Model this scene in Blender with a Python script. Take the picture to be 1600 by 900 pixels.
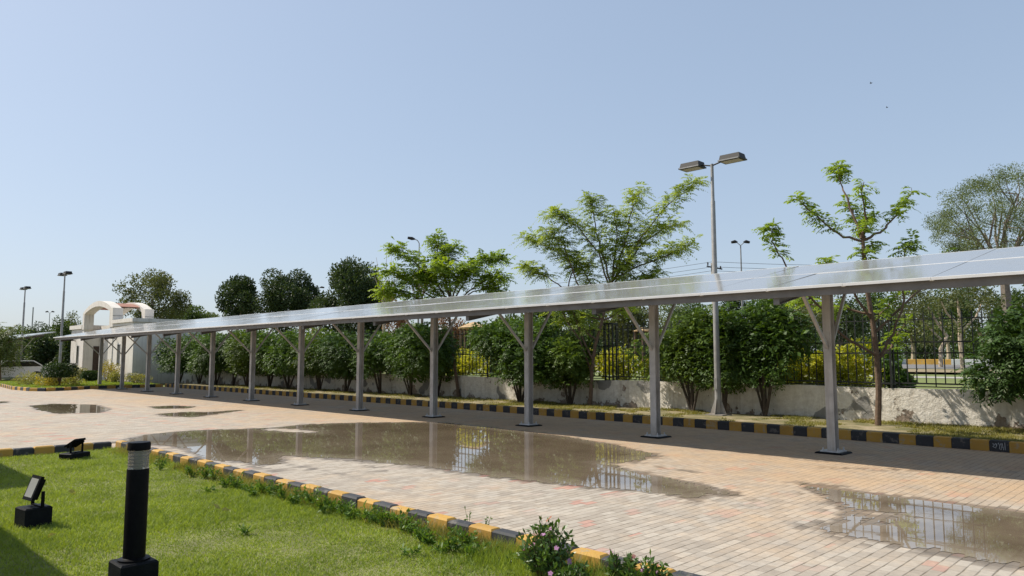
import bpy, math, random
import numpy as np
from mathutils import Vector
for o in list(bpy.data.objects): bpy.data.objects.remove(o)
SC = bpy.context.scene
COL = SC.collection
R = math.radians

# ------------------------------------------------------------------ camera, sky, sun, exposure
F = 1150.0; CH = 1.7
TH = math.atan(108 / F)
YAW = R(44.68)
cd = bpy.data.cameras.new('camera'); cam = bpy.data.objects.new('camera', cd); COL.objects.link(cam)
cd.sensor_width = 36; cd.lens = F / 1600 * 36; cd.clip_start = .05; cd.clip_end = 6000
cam.location = (0, 0, CH)
cam.rotation_euler = (R(90) + TH, 0, YAW)
SC.camera = cam

w = bpy.data.worlds.new('World'); SC.world = w; w.use_nodes = True
nt = w.node_tree
sky = nt.nodes.new('ShaderNodeTexSky'); sky.sky_type = 'NISHITA'; sky.sun_disc = False
SUNV = Vector((-.77, -.40, 1.0)).normalized()            # towards the sun
sky.sun_elevation = math.asin(SUNV.z)
sky.sun_rotation = math.atan2(SUNV.x, SUNV.y)
sky.air_density = 1.0; sky.dust_density = 1.5; sky.ozone_density = 2.0   # a pale, evenly bright haze sky
bg = nt.nodes['Background']; bg.inputs['Strength'].default_value = .122
gm = nt.nodes.new('ShaderNodeGamma'); gm.inputs[1].default_value = .42; nt.links.new(sky.outputs[0], gm.inputs[0])
vm = nt.nodes.new('ShaderNodeVectorMath'); vm.operation = 'MULTIPLY'; vm.inputs[1].default_value = (2.2, 2.4, 2.68)
nt.links.new(gm.outputs[0], vm.inputs[0]); nt.links.new(vm.outputs[0], bg.inputs[0])
sl = bpy.data.lights.new('sun', 'SUN'); so = bpy.data.objects.new('sun', sl); COL.objects.link(so)
sl.energy = 5.0; sl.angle = R(.55); sl.color = (1, .92, .80)
so.rotation_euler = SUNV.to_track_quat('Z', 'Y').to_euler()
SC.view_settings.view_transform = 'Standard'; SC.view_settings.look = 'None'
SC.view_settings.exposure = .25; SC.view_settings.gamma = 1

def ray(u, v):
    a = (u - 800) / F; b = (450 - v) / F
    fw = math.cos(TH) - b * math.sin(TH); up = math.sin(TH) + b * math.cos(TH)
    c, s = math.cos(YAW), math.sin(YAW)
    return np.array([a * c - fw * s, a * s + fw * c, up]), fw
def P(u, v, D):                                           # a measured direction taken to depth D metres
    d, fw = ray(u, v); return np.array([0, 0, CH]) + d * (D / fw)
def G(u, v, z=0.):
    d, fw = ray(u, v); return np.array([0, 0, CH]) + d * ((z - CH) / d[2])

# ------------------------------------------------------------------ materials
def mat(name):
    m = bpy.data.materials.new(name); m.use_nodes = True
    return m, m.node_tree, m.node_tree.nodes['Principled BSDF']
def N(nt, t, **kw):
    n = nt.nodes.new(t)
    for k, v in kw.items():
        if k in n.inputs.keys(): n.inputs[k].default_value = v
        else: setattr(n, k, v)
    return n
def noise(nt, scale, detail=4, rough=.55, vec=None):
    n = N(nt, 'ShaderNodeTexNoise'); n.inputs['Scale'].default_value = scale
    n.inputs['Detail'].default_value = detail; n.inputs['Roughness'].default_value = rough
    if vec is not None: nt.links.new(vec, n.inputs['Vector'])
    return n.outputs['Fac']
def ramp(nt, fac, stops):
    r = N(nt, 'ShaderNodeValToRGB'); nt.links.new(fac, r.inputs[0])
    e = r.color_ramp.elements
    while len(e) < len(stops): e.new(.5)
    for i, (p, c) in enumerate(stops):
        e[i].position = p; e[i].color = (*c, 1) if len(c) == 3 else c
    return r.outputs[0]
def mixc(nt, fac, a, b, mode='MIX'):
    m = N(nt, 'ShaderNodeMix', data_type='RGBA', blend_type=mode)
    for s, i in ((fac, 0), (a, 6), (b, 7)):
        if isinstance(s, (int, float)): m.inputs[i].default_value = s
        elif isinstance(s, tuple): m.inputs[i].default_value = (*s, 1)
        else: nt.links.new(s, m.inputs[i])
    return m.outputs[2]
def mth(nt, op, a, b=None, c=None):
    m = N(nt, 'ShaderNodeMath', operation=op)
    for i, s in enumerate((a, b, c)):
        if s is None: continue
        if isinstance(s, (int, float)): m.inputs[i].default_value = s
        else: nt.links.new(s, m.inputs[i])
    return m.outputs[0]
def bump(nt, b, h, strength=.3, dist=.01):
    n = N(nt, 'ShaderNodeBump'); n.inputs['Strength'].default_value = strength; n.inputs['Distance'].default_value = dist
    nt.links.new(h, n.inputs['Height']); nt.links.new(n.outputs[0], b.inputs['Normal'])
def objco(nt): return N(nt, 'ShaderNodeNewGeometry').outputs['Position']

def simple(name, col, rough=.6, metal=0, var=.15, scale=6, bstr=0, spec=.5):
    m, t, b = mat(name)
    p = objco(t)
    n = noise(t, scale, 5, .6, p)
    d = tuple(c * (1 - var) for c in col); u = tuple(min(1, c * (1 + var)) for c in col)
    t.links.new(ramp(t, n, [(.3, d), (.7, u)]), b.inputs['Base Color'])
    if name in ('galvanised_steel', 'painted_steel', 'white_render'):
        sz = N(t, 'ShaderNodeSeparateXYZ'); t.links.new(p, sz.inputs[0])
        mr = N(t, 'ShaderNodeMapRange'); t.links.new(sz.outputs[2], mr.inputs[0]); mr.inputs[1].default_value = .05; mr.inputs[2].default_value = .55; mr.inputs[3].default_value = .5; mr.inputs[4].default_value = 0
        mp = N(t, 'ShaderNodeMapping'); mp.inputs['Scale'].default_value = (9, 9, .8); t.links.new(p, mp.inputs[0])
        stk = ramp(t, noise(t, 1, 4, .65, mp.outputs[0]), [(.52, (0, 0, 0)), (.72, (.45, .45, .45))])
        c0 = b.inputs['Base Color'].links[0].from_socket
        c1 = mixc(t, stk, c0, (.24, .20, .155)); c1 = mixc(t, mth(t, 'MULTIPLY', mr.outputs[0], noise(t, 11, 4, .7, p)), c1, (.33, .24, .15))
        t.links.new(c1, b.inputs['Base Color'])
    b.inputs['Roughness'].default_value = rough; b.inputs['Metallic'].default_value = metal
    b.inputs['Specular IOR Level'].default_value = spec
    if bstr: bump(t, b, noise(t, scale * 8, 4, .6, p), bstr, .01)
    return m
def leafmat(name, dark, light, scale=1.2, trans=.3, rough=.5, extra=None):
    m, t, b = mat(name)
    p = objco(t)
    n1 = noise(t, scale, 3, .6, p); n2 = noise(t, scale * 14, 2, .5, p)
    f = mth(t, 'ADD', mth(t, 'MULTIPLY', n1, .5), mth(t, 'MULTIPLY', n2, .5))
    st = [(.36, dark), (.62, light)]
    if extra: st.append((.72, extra))
    c = ramp(t, f, st)
    t.links.new(c, b.inputs['Base Color']); b.inputs['Roughness'].default_value = rough
    b.inputs['Specular IOR Level'].default_value = .3
    tr = N(t, 'ShaderNodeBsdfTranslucent'); t.links.new(mixc(t, 1., c, (1.6, 1.5, .5), 'MULTIPLY'), tr.inputs[0])
    mx = N(t, 'ShaderNodeMixShader'); mx.inputs[0].default_value = trans
    t.links.new(b.outputs[0], mx.inputs[1]); t.links.new(tr.outputs[0], mx.inputs[2])
    t.links.new(mx.outputs[0], t.nodes['Material Output'].inputs[0])
    return m

M = {}
# paving: 10 x 20 cm blocks in running bond, joints, faded red markers, mud stains, damp areas (attribute)
def paver_mat():
    m, t, b = mat('block_paving')
    pos = objco(t)
    sx = N(t, 'ShaderNodeSeparateXYZ'); t.links.new(pos, sx.inputs[0])
    X, Y = sx.outputs[0], sx.outputs[1]
    wob = mth(t, 'MULTIPLY', mth(t, 'SUBTRACT', noise(t, 1.6, 2, .5, pos), .5), .03)
    u = mth(t, 'DIVIDE', mth(t, 'ADD', X, wob), .1); row = mth(t, 'FLOOR', u); fu = mth(t, 'FRACT', u)
    v = mth(t, 'ADD', mth(t, 'DIVIDE', mth(t, 'ADD', Y, wob), .2), mth(t, 'MULTIPLY', mth(t, 'MODULO', mth(t, 'ABSOLUTE', row), 2.), .5))
    cell = mth(t, 'FLOOR', v); fv = mth(t, 'FRACT', v)
    du = mth(t, 'MULTIPLY', mth(t, 'MINIMUM', fu, mth(t, 'SUBTRACT', 1., fu)), .1)
    dv = mth(t, 'MULTIPLY', mth(t, 'MINIMUM', fv, mth(t, 'SUBTRACT', 1., fv)), .2)
    jn = noise(t, 9, 2, .6, pos)
    jw = mth(t, 'MULTIPLY_ADD', jn, .010, .0015)
    def jm(d, k):
        mr = N(t, 'ShaderNodeMapRange', interpolation_type='SMOOTHSTEP'); t.links.new(d, mr.inputs[0])
        t.links.new(mth(t, 'MULTIPLY', jw, k), mr.inputs[2]); mr.inputs[1].default_value = 0
        mr.inputs[3].default_value = 1; mr.inputs[4].default_value = 0
        return mr.outputs[0]
    joint = mth(t, 'MAXIMUM', jm(du, 1.7), mth(t, 'MULTIPLY', jm(dv, 1.0), .75))
    cid = N(t, 'ShaderNodeCombineXYZ'); t.links.new(row, cid.inputs[0]); t.links.new(cell, cid.inputs[1])
    wn = N(t, 'ShaderNodeTexWhiteNoise', noise_dimensions='3D'); t.links.new(cid.outputs[0], wn.inputs[0])
    rnd = wn.outputs[0]
    base = ramp(t, rnd, [(0, (.34, .295, .24)), (.5, (.385, .34, .28)), (1, (.44, .395, .33))])
    # red markers every 0.75 m
    mu = mth(t, 'FRACT', mth(t, 'DIVIDE', mth(t, 'ADD', mth(t, 'MULTIPLY', row, .1), 80.05), .75))
    mv = mth(t, 'FRACT', mth(t, 'DIVIDE', mth(t, 'ADD', mth(t, 'MULTIPLY', cell, .2), 80.35), .75))
    gx = N(t, 'ShaderNodeCombineXYZ')
    t.links.new(mth(t, 'FLOOR', mth(t, 'DIVIDE', mth(t, 'ADD', X, 80.), .75)), gx.inputs[0]); t.links.new(mth(t, 'FLOOR', mth(t, 'DIVIDE', mth(t, 'ADD', Y, 80.), .75)), gx.inputs[1])
    wn2 = N(t, 'ShaderNodeTexWhiteNoise', noise_dimensions='3D'); t.links.new(gx.outputs[0], wn2.inputs[0])
    red = mth(t, 'MULTIPLY', mth(t, 'MULTIPLY', mth(t, 'LESS_THAN', mu, .27), mth(t, 'LESS_THAN', mv, .27)), mth(t, 'MULTIPLY', mth(t, 'MAXIMUM', mth(t, 'SUBTRACT', wn2.outputs[0], .3), 0.), 1.15))
    base = mixc(t, red, base, (.46, .22, .17))
    # mud film: tan, stronger by the carport, grey wash elsewhere
    n1 = noise(t, .35, 5, .6, pos); n2 = noise(t, 2.3, 5, .65, pos); n3 = noise(t, 18, 3, .6, pos)
    yy = N(t, 'ShaderNodeMapRange'); t.links.new(Y, yy.inputs[0]); yy.inputs[1].default_value = 7; yy.inputs[2].default_value = 12.5
    xx = N(t, 'ShaderNodeMapRange'); t.links.new(X, xx.inputs[0]); xx.inputs[1].default_value = -45; xx.inputs[2].default_value = -15
    mud = mth(t, 'MULTIPLY', mth(t, 'ADD', mth(t, 'MULTIPLY', yy.outputs[0], .8), mth(t, 'MULTIPLY', mth(t, 'SUBTRACT', n1, .5), 2.2)), mth(t, 'ADD', .55, mth(t, 'MULTIPLY', xx.outputs[0], .45)))
    mud = mth(t, 'MINIMUM', mth(t, 'MAXIMUM', mth(t, 'ADD', mud, mth(t, 'MULTIPLY', mth(t, 'SUBTRACT', n2, .5), 1.2)), 0.), .85)
    base = mixc(t, mud, base, (.46, .325, .20))
    jv = ramp(t, noise(t, 4.5, 3, .6, pos), [(.36, (.25, .25, .25)), (.6, (1, 1, 1))])
    base = mixc(t, mth(t, 'MULTIPLY', mth(t, 'MULTIPLY', joint, jv), mth(t, 'SUBTRACT', 1., mth(t, 'MULTIPLY', mud, .45))), base, (.13, .105, .075))
    base = mixc(t, .35, base, ramp(t, n3, [(.3, (.7, .7, .7)), (.7, (1.2, 1.2, 1.2))]), 'MULTIPLY')
    base = mixc(t, .5, base, ramp(t, n2, [(.3, (.72, .72, .74)), (.7, (1.15, 1.13, 1.1))]), 'MULTIPLY')
    vor = N(t, 'ShaderNodeTexVoronoi'); vor.inputs['Scale'].default_value = 2.6; t.links.new(pos, vor.inputs['Vector'])
    speck = mth(t, 'LESS_THAN', vor.outputs['Distance'], .035)
    base = mixc(t, mth(t, 'MULTIPLY', speck, .6), base, (.10, .07, .045))
    stn = ramp(t, mth(t, 'ADD', mth(t, 'MULTIPLY', noise(t, .8, 3, .5, pos), .7), mth(t, 'MULTIPLY', n2, .3)), [(.60, (0, 0, 0)), (.68, (1, 1, 1))])
    base = mixc(t, mth(t, 'MULTIPLY', stn, .30), base, (.20, .17, .14))
    at = N(t, 'ShaderNodeAttribute', attribute_name='damp')
    dm = mth(t, 'MINIMUM', mth(t, 'MAXIMUM', mth(t, 'MULTIPLY_ADD', mth(t, 'SUBTRACT', at.outputs['Fac'], mth(t, 'MULTIPLY', mth(t, 'ADD', mth(t, 'MULTIPLY', rnd, .5), mth(t, 'MULTIPLY', n2, .8)), .65)), 3.5, 0.), 0.), 1.)
    base = mixc(t, mth(t, 'MULTIPLY', dm, .8), base, mixc(t, 1., base, (.44, .41, .38), 'MULTIPLY'))
    t.links.new(base, b.inputs['Base Color'])
    t.links.new(mth(t, 'SUBTRACT', .86, mth(t, 'MULTIPLY', dm, .42)), b.inputs['Roughness'])
    b.inputs['Specular IOR Level'].default_value = .35
    h = mth(t, 'ADD', mth(t, 'SUBTRACT', mth(t, 'MULTIPLY', rnd, .25), joint), mth(t, 'MULTIPLY', n3, .25))
    bump(t, b, h, .55, .006)
    return m
M['paver'] = paver_mat()
def water_mat():
    m, t, b = mat('muddy_water')
    p = objco(t)
    n = noise(t, .9, 5, .65, p)
    sx = N(t, 'ShaderNodeSeparateXYZ'); t.links.new(p, sx.inputs[0])
    c = ramp(t, n, [(.3, (.125, .094, .064)), (.7, (.19, .148, .102))])
    at = N(t, 'ShaderNodeAttribute', attribute_name='shallow')
    c = mixc(t, mth(t, 'MULTIPLY', at.outputs['Fac'], .75), c, (.30, .25, .19))
    t.links.new(c, b.inputs['Base Color'])
    b.inputs['Roughness'].default_value = .012; b.inputs['IOR'].default_value = 1.33
    b.inputs['Specular IOR Level'].default_value = 1.0
    mp = N(t, 'ShaderNodeMapping'); mp.inputs['Scale'].default_value = (.6, 2.5, 1); t.links.new(p, mp.inputs[0])
    bump(t, b, noise(t, 2.0, 3, .5, mp.outputs[0]), .10, .004)
    return m
M['water'] = water_mat()
M['steel'] = simple('galvanised_steel', (.42, .41, .395), .5, .1, .22, 3, .15)
M['steel2'] = simple('painted_steel', (.27, .265, .255), .55, .1, .25, 4, .15)
M['steelshaded'] = simple('shaded_purlin_steel', (.15, .14, .13), .6, .1, .2, 3)  # purlins and rafters: shade under the panels put into a darker steel
M['steel3'] = simple('plate_steel', (.5, .5, .5), .5, .1, .1, 4)
M['alu'] = simple('panel_frame_aluminium', (.80, .80, .79), .45, 0, .06, 4)
M['black'] = simple('black_paint', (.005, .005, .006), .45, 0, .3, 20, spec=.08)
M['blackblock'] = simple('black_painted_concrete', (.007, .008, .010), .55, 0, .35, 14, .35, spec=.1)
M['iron'] = simple('black_iron_paint', (.010, .012, .011), .55, 0, .3, 10)
M['lamphead'] = simple('lamp_housing', (.010, .009, .008), .6, 0, .2, 8)
M['lampglass'] = simple('lamp_glass', (.25, .24, .20), .15, 0, .1, 3)
M['concrete'] = simple('concrete', (.34, .32, .29), .85, 0, .2, 4, .4)
M['bark'] = simple('bark', (.13, .085, .055), .85, 0, .35, 14, .5)
M['barkdark'] = simple('dark_bark', (.06, .045, .032), .9, 0, .35, 14, .5)
M['barkpale'] = simple('pale_bark', (.42, .34, .25), .85, 0, .3, 5, .4)
M['barkgrey'] = simple('grey_bark', (.17, .14, .11), .85, 0, .35, 10, .5)
M['white_wall'] = simple('white_render', (.66, .62, .56), .85, 0, .10, .8, .25)
M['terracotta'] = simple('terracotta_soffit', (.30, .135, .09), .8, 0, .15, 3)
M['darkglass'] = simple('dark_window_glass', (.02, .02, .022), .12, 0, .2, 2)
M['darkdoor'] = simple('dark_brown_door', (.05, .028, .018), .5, 0, .3, 8)
M['carwhite'] = simple('white_car_paint', (.70, .70, .70), .2, 0, .02, 2)
M['rubber'] = simple('tyre_rubber', (.018, .018, .018), .8, 0, .2, 8)
M['wire'] = simple('cable', (.03, .03, .03), .6)
M['asphalt'] = simple('asphalt', (.16, .155, .15), .85, 0, .15, 1.5, .3)
M['thatch'] = simple('thatch', (.42, .29, .15), .9, 0, .35, 6, .6)
M['canvas'] = simple('white_canvas', (.70, .70, .68), .7)
M['birdfeather'] = simple('dark_feathers', (.03, .03, .03), .7)
M['soil'] = simple('lawn_soil', (.15, .155, .055), .95, 0, .35, 2.5, .6)
M['wildsoil'] = simple('dry_soil', (.24, .19, .11), .95, 0, .35, 1.3, .5)
def kerbpaint(name, col, chip):
    m, t, b = mat(name); p = objco(t)
    n = noise(t, 7, 6, .7, p); n2 = noise(t, 1.3, 3, .6, p)
    c = mixc(t, .6, col, ramp(t, n2, [(.3, (.55, .52, .5)), (.7, (1.1, 1.1, 1.1))]), 'MULTIPLY')
    c = mixc(t, ramp(t, n, [(.56, (0, 0, 0)), (.64, (1, 1, 1))]), c, chip)
    t.links.new(c, b.inputs['Base Color']); b.inputs['Roughness'].default_value = .75
    bump(t, b, noise(t, 30, 4, .7, p), .5, .006); return m
M['yellow'] = kerbpaint('worn_yellow_kerb_paint', (.50, .29, .055), (.36, .28, .17))
M['kblack'] = kerbpaint('worn_black_kerb_paint', (.035, .038, .045), (.12, .11, .10))
M['kwhite'] = simple('white_kerb_lettering', (.45, .47, .5), .8, 0, .4, 30)
def wall_mat():
    m, t, b = mat('peeling_limewash'); p = objco(t)
    sx = N(t, 'ShaderNodeSeparateXYZ'); t.links.new(p, sx.inputs[0])
    n1 = noise(t, 1.6, 6, .65, p); n2 = noise(t, 7, 6, .7, p); n3 = noise(t, .5, 2, .5, p); n4 = noise(t, 25, 4, .6, p)
    c = ramp(t, n2, [(.3, (.58, .53, .45)), (.65, (.76, .72, .64))])
    low = N(t, 'ShaderNodeMapRange'); t.links.new(sx.outputs[2], low.inputs[0]); low.inputs[1].default_value = .1; low.inputs[2].default_value = .55; low.inputs[3].default_value = .14; low.inputs[4].default_value = 0
    pe = mth(t, 'ADD', n1, low.outputs[0])
    peel = ramp(t, pe, [(.625, (0, 0, 0)), (.64, (1, 1, 1))])
    c = mixc(t, peel, c, ramp(t, n2, [(.35, (.20, .15, .11)), (.6, (.36, .29, .23))]))
    pp = ramp(t, mth(t, 'ADD', noise(t, 1.1, 2, .4, p), mth(t, 'MULTIPLY', n2, .08)), [(.69, (0, 0, 0)), (.70, (1, 1, 1))])
    c = mixc(t, pp, c, (.27, .26, .24))
    # dirt that runs down from the top
    mp = N(t, 'ShaderNodeMapping'); mp.inputs['Scale'].default_value = (6, 6, .5); t.links.new(p, mp.inputs[0])
    st = ramp(t, noise(t, 1, 4, .6, mp.outputs[0]), [(.5, (1, 1, 1)), (.75, (.6, .56, .5))])
    c = mixc(t, .7, c, st, 'MULTIPLY')
    t.links.new(c, b.inputs['Base Color']); b.inputs['Roughness'].default_value = .9
    h = mth(t, 'ADD', mth(t, 'MULTIPLY', n2, 1.2), mth(t, 'SUBTRACT', mth(t, 'MULTIPLY', n4, .3), peel))
    bump(t, b, h, .9, .03); return m
M['wall'] = wall_mat()
def panel_mat():
    m, t, b = mat('dusty_solar_glass'); p = N(t, 'ShaderNodeTexCoord').outputs['Object']
    n = noise(t, 1.5, 5, .65, objco(t)); n2 = noise(t, 9, 4, .6, objco(t))
    sx = N(t, 'ShaderNodeSeparateXYZ'); t.links.new(p, sx.inputs[0])
    fu = mth(t, 'FRACT', mth(t, 'DIVIDE', sx.outputs[0], .19)); fv = mth(t, 'FRACT', mth(t, 'DIVIDE', sx.outputs[1], .17))
    g = mth(t, 'MAXIMUM', mth(t, 'LESS_THAN', fu, .05), mth(t, 'LESS_THAN', fv, .05))
    c = mixc(t, g, (.10, .11, .13), (.16, .17, .18))
    c = mixc(t, ramp(t, mth(t, 'ADD', mth(t, 'MULTIPLY', n, .6), mth(t, 'MULTIPLY', n2, .4)), [(.3, (.70, .70, .70)), (.7, (.88, .88, .88))]), c, (.34, .34, .325))
    t.links.new(c, b.inputs['Base Color'])
    t.links.new(ramp(t, n, [(.3, (.09, .09, .09)), (.7, (.16, .16, .16))]), b.inputs['Roughness'])
    b.inputs['Specular IOR Level'].default_value = .6
    return m
M['solar'] = panel_mat()
def lens_mat():
    m, t, b = mat('clear_lens'); b.inputs['Base Color'].default_value = (.55, .54, .5, 1)
    b.inputs['Roughness'].default_value = .12; b.inputs['Transmission Weight'].default_value = .75; return m
M['lens'] = lens_mat()

M['hedge'] = leafmat('hedge_leaves', (.03, .065, .014), (.10, .18, .03), .9, .28)
M['hedge2'] = leafmat('deep_hedge_leaves', (.022, .05, .014), (.075, .14, .028), .9, .25)
M['hedge3'] = leafmat('fresh_hedge_leaves', (.04, .075, .014), (.135, .21, .035), .9, .3)
M['young'] = leafmat('young_tree_leaves', (.11, .18, .02), (.26, .36, .045), .8, .5, .5, (.33, .42, .06))
M['youngfine'] = leafmat('fine_tree_leaves', (.14, .20, .035), (.30, .38, .08), .8, .5)
M['golden'] = leafmat('golden_leaves', (.10, .15, .015), (.60, .58, .06), 3.5, .4)
M['dark'] = leafmat('dark_tree_leaves', (.022, .042, .014), (.055, .085, .026), .4, .22, .55)
M['mid'] = leafmat('mid_tree_leaves', (.035, .065, .018), (.09, .14, .035), .35, .28, .55)
M['olive'] = leafmat('olive_tree_leaves', (.05, .065, .025), (.12, .14, .05), .5, .3, .55)
M['pale'] = leafmat('pale_tree_leaves', (.08, .115, .045), (.17, .21, .09), .5, .3, .55)
M['pinkish'] = leafmat('pinkish_leaves', (.22, .12, .10), (.42, .27, .23), .6, .3)
M['reddish'] = leafmat('reddish_leaves', (.13, .07, .04), (.24, .13, .08), .6, .3)
M['yellowfl'] = leafmat('yellow_bush_leaves', (.15, .17, .03), (.55, .42, .05), 2.5, .3)
M['strawgreen'] = leafmat('straw_bush_leaves', (.16, .18, .05), (.34, .32, .13), 2.5, .3)
M['palm'] = leafmat('feathery_leaves', (.045, .075, .02), (.12, .16, .04), 1.5, .35)
M['topiary'] = leafmat('clipped_shrub_leaves', (.02, .045, .01), (.05, .09, .02), 3, .15)
M['grass'] = leafmat('grass_blades', (.15, .215, .035), (.28, .36, .065), 1.4, .35, .55, (.38, .41, .13))
M['drygrass'] = leafmat('dry_grass_blades', (.14, .15, .035), (.30, .27, .09), 1.3, .3)
M['weed'] = leafmat('weed_leaves', (.05, .10, .015), (.14, .24, .04), 9, .3)
M['peri'] = leafmat('shrub_leaves', (.04, .085, .02), (.12, .20, .05), 9, .25, .35)
M['petal'] = leafmat('pink_petals', (.42, .17, .36), (.62, .36, .58), 20, .3)

# ------------------------------------------------------------------ mesh helpers
class MB:
    def __init__(s): s.v = []; s.f = []; s.m = []
    def add(s, vs, fs, mi=0):
        b = len(s.v); s.v += [tuple(map(float, v)) for v in vs]; s.f += [tuple(b + i for i in f) for f in fs]; s.m += [mi] * len(fs)
    def box(s, x0, x1, y0, y1, z0, z1, mi=0, tf=None):
        v = [(x, y, z) for z in (z0, z1) for y in (y0, y1) for x in (x0, x1)]
        if tf: v = [tf(Vector(p)) for p in v]
        s.add(v, [(0, 2, 3, 1), (4, 5, 7, 6), (0, 1, 5, 4), (2, 6, 7, 3), (0, 4, 6, 2), (1, 3, 7, 5)], mi)
    def cbox(s, x0, x1, y0, y1, z0, z1, c=.01, mi=0, tf=None):          # box with chamfered top edges
        v = [(x, y, z0) for y in (y0, y1) for x in (x0, x1)] + [(x, y, z1 - c) for y in (y0, y1) for x in (x0, x1)] + \
            [(x, y, z1) for y in (y0 + c, y1 - c) for x in (x0 + c, x1 - c)]
        if tf: v = [tf(Vector(p)) for p in v]
        s.add(v, [(0, 2, 3, 1), (0, 1, 5, 4), (1, 3, 7, 5), (3, 2, 6, 7), (2, 0, 4, 6), (4, 5, 9, 8), (5, 7, 11, 9), (7, 6, 10, 11), (6, 4, 8, 10), (8, 9, 11, 10)], mi)
    def beam(s, a, b, w, h, mi=0, up=(0, 0, 1)):
        a = Vector(a); b = Vector(b); d = (b - a).normalized(); up = Vector(up)
        sd = d.cross(up); sd = sd.normalized() if sd.length > 1e-4 else Vector((1, 0, 0)); u2 = sd.cross(d)
        vs = [p + sd * i * w / 2 + u2 * j * h / 2 for p in (a, b) for i, j in ((-1, -1), (1, -1), (1, 1), (-1, 1))]
        s.add(vs, [(3, 2, 1, 0), (4, 5, 6, 7), (0, 1, 5, 4), (1, 2, 6, 5), (2, 3, 7, 6), (3, 0, 4, 7)], mi)
    def tube(s, pts, rad, n=8, mi=0, caps=True):
        pts = [Vector(p) for p in pts]; k = len(pts); vs = []
        ref = Vector((.31, .17, .93)) if abs((pts[-1] - pts[0]).normalized().z) < .9 else Vector((1, .1, 0))
        for i, p in enumerate(pts):
            d = (pts[min(i + 1, k - 1)] - pts[max(i - 1, 0)]).normalized()
            a = d.cross(ref).normalized(); b = a.cross(d)
            r = rad[i] if hasattr(rad, '__len__') else rad
            vs += [p + (a * math.cos(2 * math.pi * j / n) + b * math.sin(2 * math.pi * j / n)) * r for j in range(n)]
        fs = [(i * n + j, (i + 1) * n + j, (i + 1) * n + (j + 1) % n, i * n + (j + 1) % n) for i in range(k - 1) for j in range(n)]
        if caps: fs += [tuple(range(n)), tuple(reversed(range((k - 1) * n, k * n)))]
        s.add(vs, fs, mi)
    def lathe(s, prof, c, n=24, mi=0):
        vs = [(c[0] + r * math.cos(2 * math.pi * j / n), c[1] + r * math.sin(2 * math.pi * j / n), c[2] + z) for r, z in prof for j in range(n)]
        k = len(prof)
        fs = [(i * n + j, i * n + (j + 1) % n, (i + 1) * n + (j + 1) % n, (i + 1) * n + j) for i in range(k - 1) for j in range(n)]
        fs += [tuple(reversed(range(n))), tuple(range((k - 1) * n, k * n))]
        s.add(vs, fs, mi)
    def prism(s, poly, a, b, axis='y', mi=0):            # polygon in the xz (axis y) or xy (axis z) plane
        n = len(poly)
        mk = (lambda p, t: (p[0], t, p[1])) if axis == 'y' else ((lambda p, t: (p[0], p[1], t)) if axis == 'z' else (lambda p, t: (t, p[0], p[1])))
        vs = [mk(p, a) for p in poly] + [mk(p, b) for p in poly]
        fs = [tuple(range(n)), tuple(reversed(range(n, 2 * n)))] + [(i, n + i, n + (i + 1) % n, (i + 1) % n) for i in range(n)]
        s.add(vs, fs, mi)
    def build(s, name, mats, parent=None, smooth=False, origin=None):
        if origin is None: origin = getattr(parent, '_o', None)
        off = Vector((0, 0, 0))
        p = parent
        while p is not None: off += Vector(p.location); p = p.parent
        me = bpy.data.meshes.new(name)
        me.from_pydata([(v[0] - off.x, v[1] - off.y, v[2] - off.z) for v in s.v], [], s.f)
        if not isinstance(mats, (list, tuple)): mats = [mats]
        for m_ in mats: me.materials.append(m_)
        if len(mats) > 1: me.polygons.foreach_set('material_index', s.m)
        import bmesh
        bm = bmesh.new(); bm.from_mesh(me); bmesh.ops.recalc_face_normals(bm, faces=bm.faces); bm.to_mesh(me); bm.free()
        if smooth:
            me.polygons.foreach_set('use_smooth', [True] * len(me.polygons))
            try: me.set_sharp_from_angle(angle=R(35))
            except Exception: pass
        o = bpy.data.objects.new(name, me); COL.objects.link(o); o.parent = parent
        return o
def quads(name, V, m, parent=None):                       # V: (n,4,3) world coordinates
    off = np.zeros(3); p = parent
    while p is not None: off += np.array(p.location); p = p.parent
    k = V.shape[1]; n = len(V); me = bpy.data.meshes.new(name)
    me.vertices.add(n * k); me.vertices.foreach_set('co', (V - off).reshape(-1).astype(np.float32))
    me.loops.add(n * k); me.loops.foreach_set('vertex_index', np.arange(n * k, dtype=np.int32))
    me.polygons.add(n); me.polygons.foreach_set('loop_start', np.arange(0, n * k, k, dtype=np.int32))
    me.update(calc_edges=True); me.materials.append(m)
    o = bpy.data.objects.new(name, me); COL.objects.link(o); o.parent = parent
    return o
def tag(o, label=None, cat=None, group=None, kind=None):
    if label: o['label'] = label
    if cat: o['category'] = cat
    if group: o['group'] = group
    if kind: o['kind'] = kind
    return o
def thing(name, loc, label, cat, group=None):
    o = bpy.data.objects.new(name, None); COL.objects.link(o); o.location = tuple(map(float, loc)); o.empty_display_size = .2
    return tag(o, label, cat, group)
def copy_tree(o, loc=None, label=None):
    c = o.copy(); COL.objects.link(c)
    if loc is not None: c.location = loc
    if label: c['label'] = label
    for ch in [k for k in bpy.data.objects if k.parent == o]:
        d = ch.copy(); COL.objects.link(d); d.parent = c
        for g in [k for k in bpy.data.objects if k.parent == ch]:
            e = g.copy(); COL.objects.link(e); e.parent = d
    return c
ORD = ['first', 'second', 'third', 'fourth', 'fifth', 'sixth', 'seventh', 'eighth', 'ninth', 'tenth', 'eleventh', 'twelfth', 'thirteenth', 'fourteenth', 'fifteenth', 'sixteenth', 'seventeenth', 'eighteenth', 'nineteenth', 'twentieth', 'twenty-first', 'twenty-second', 'twenty-third', 'twenty-fourth', 'twenty-fifth', 'twenty-sixth', 'twenty-seventh', 'twenty-eighth']
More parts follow.
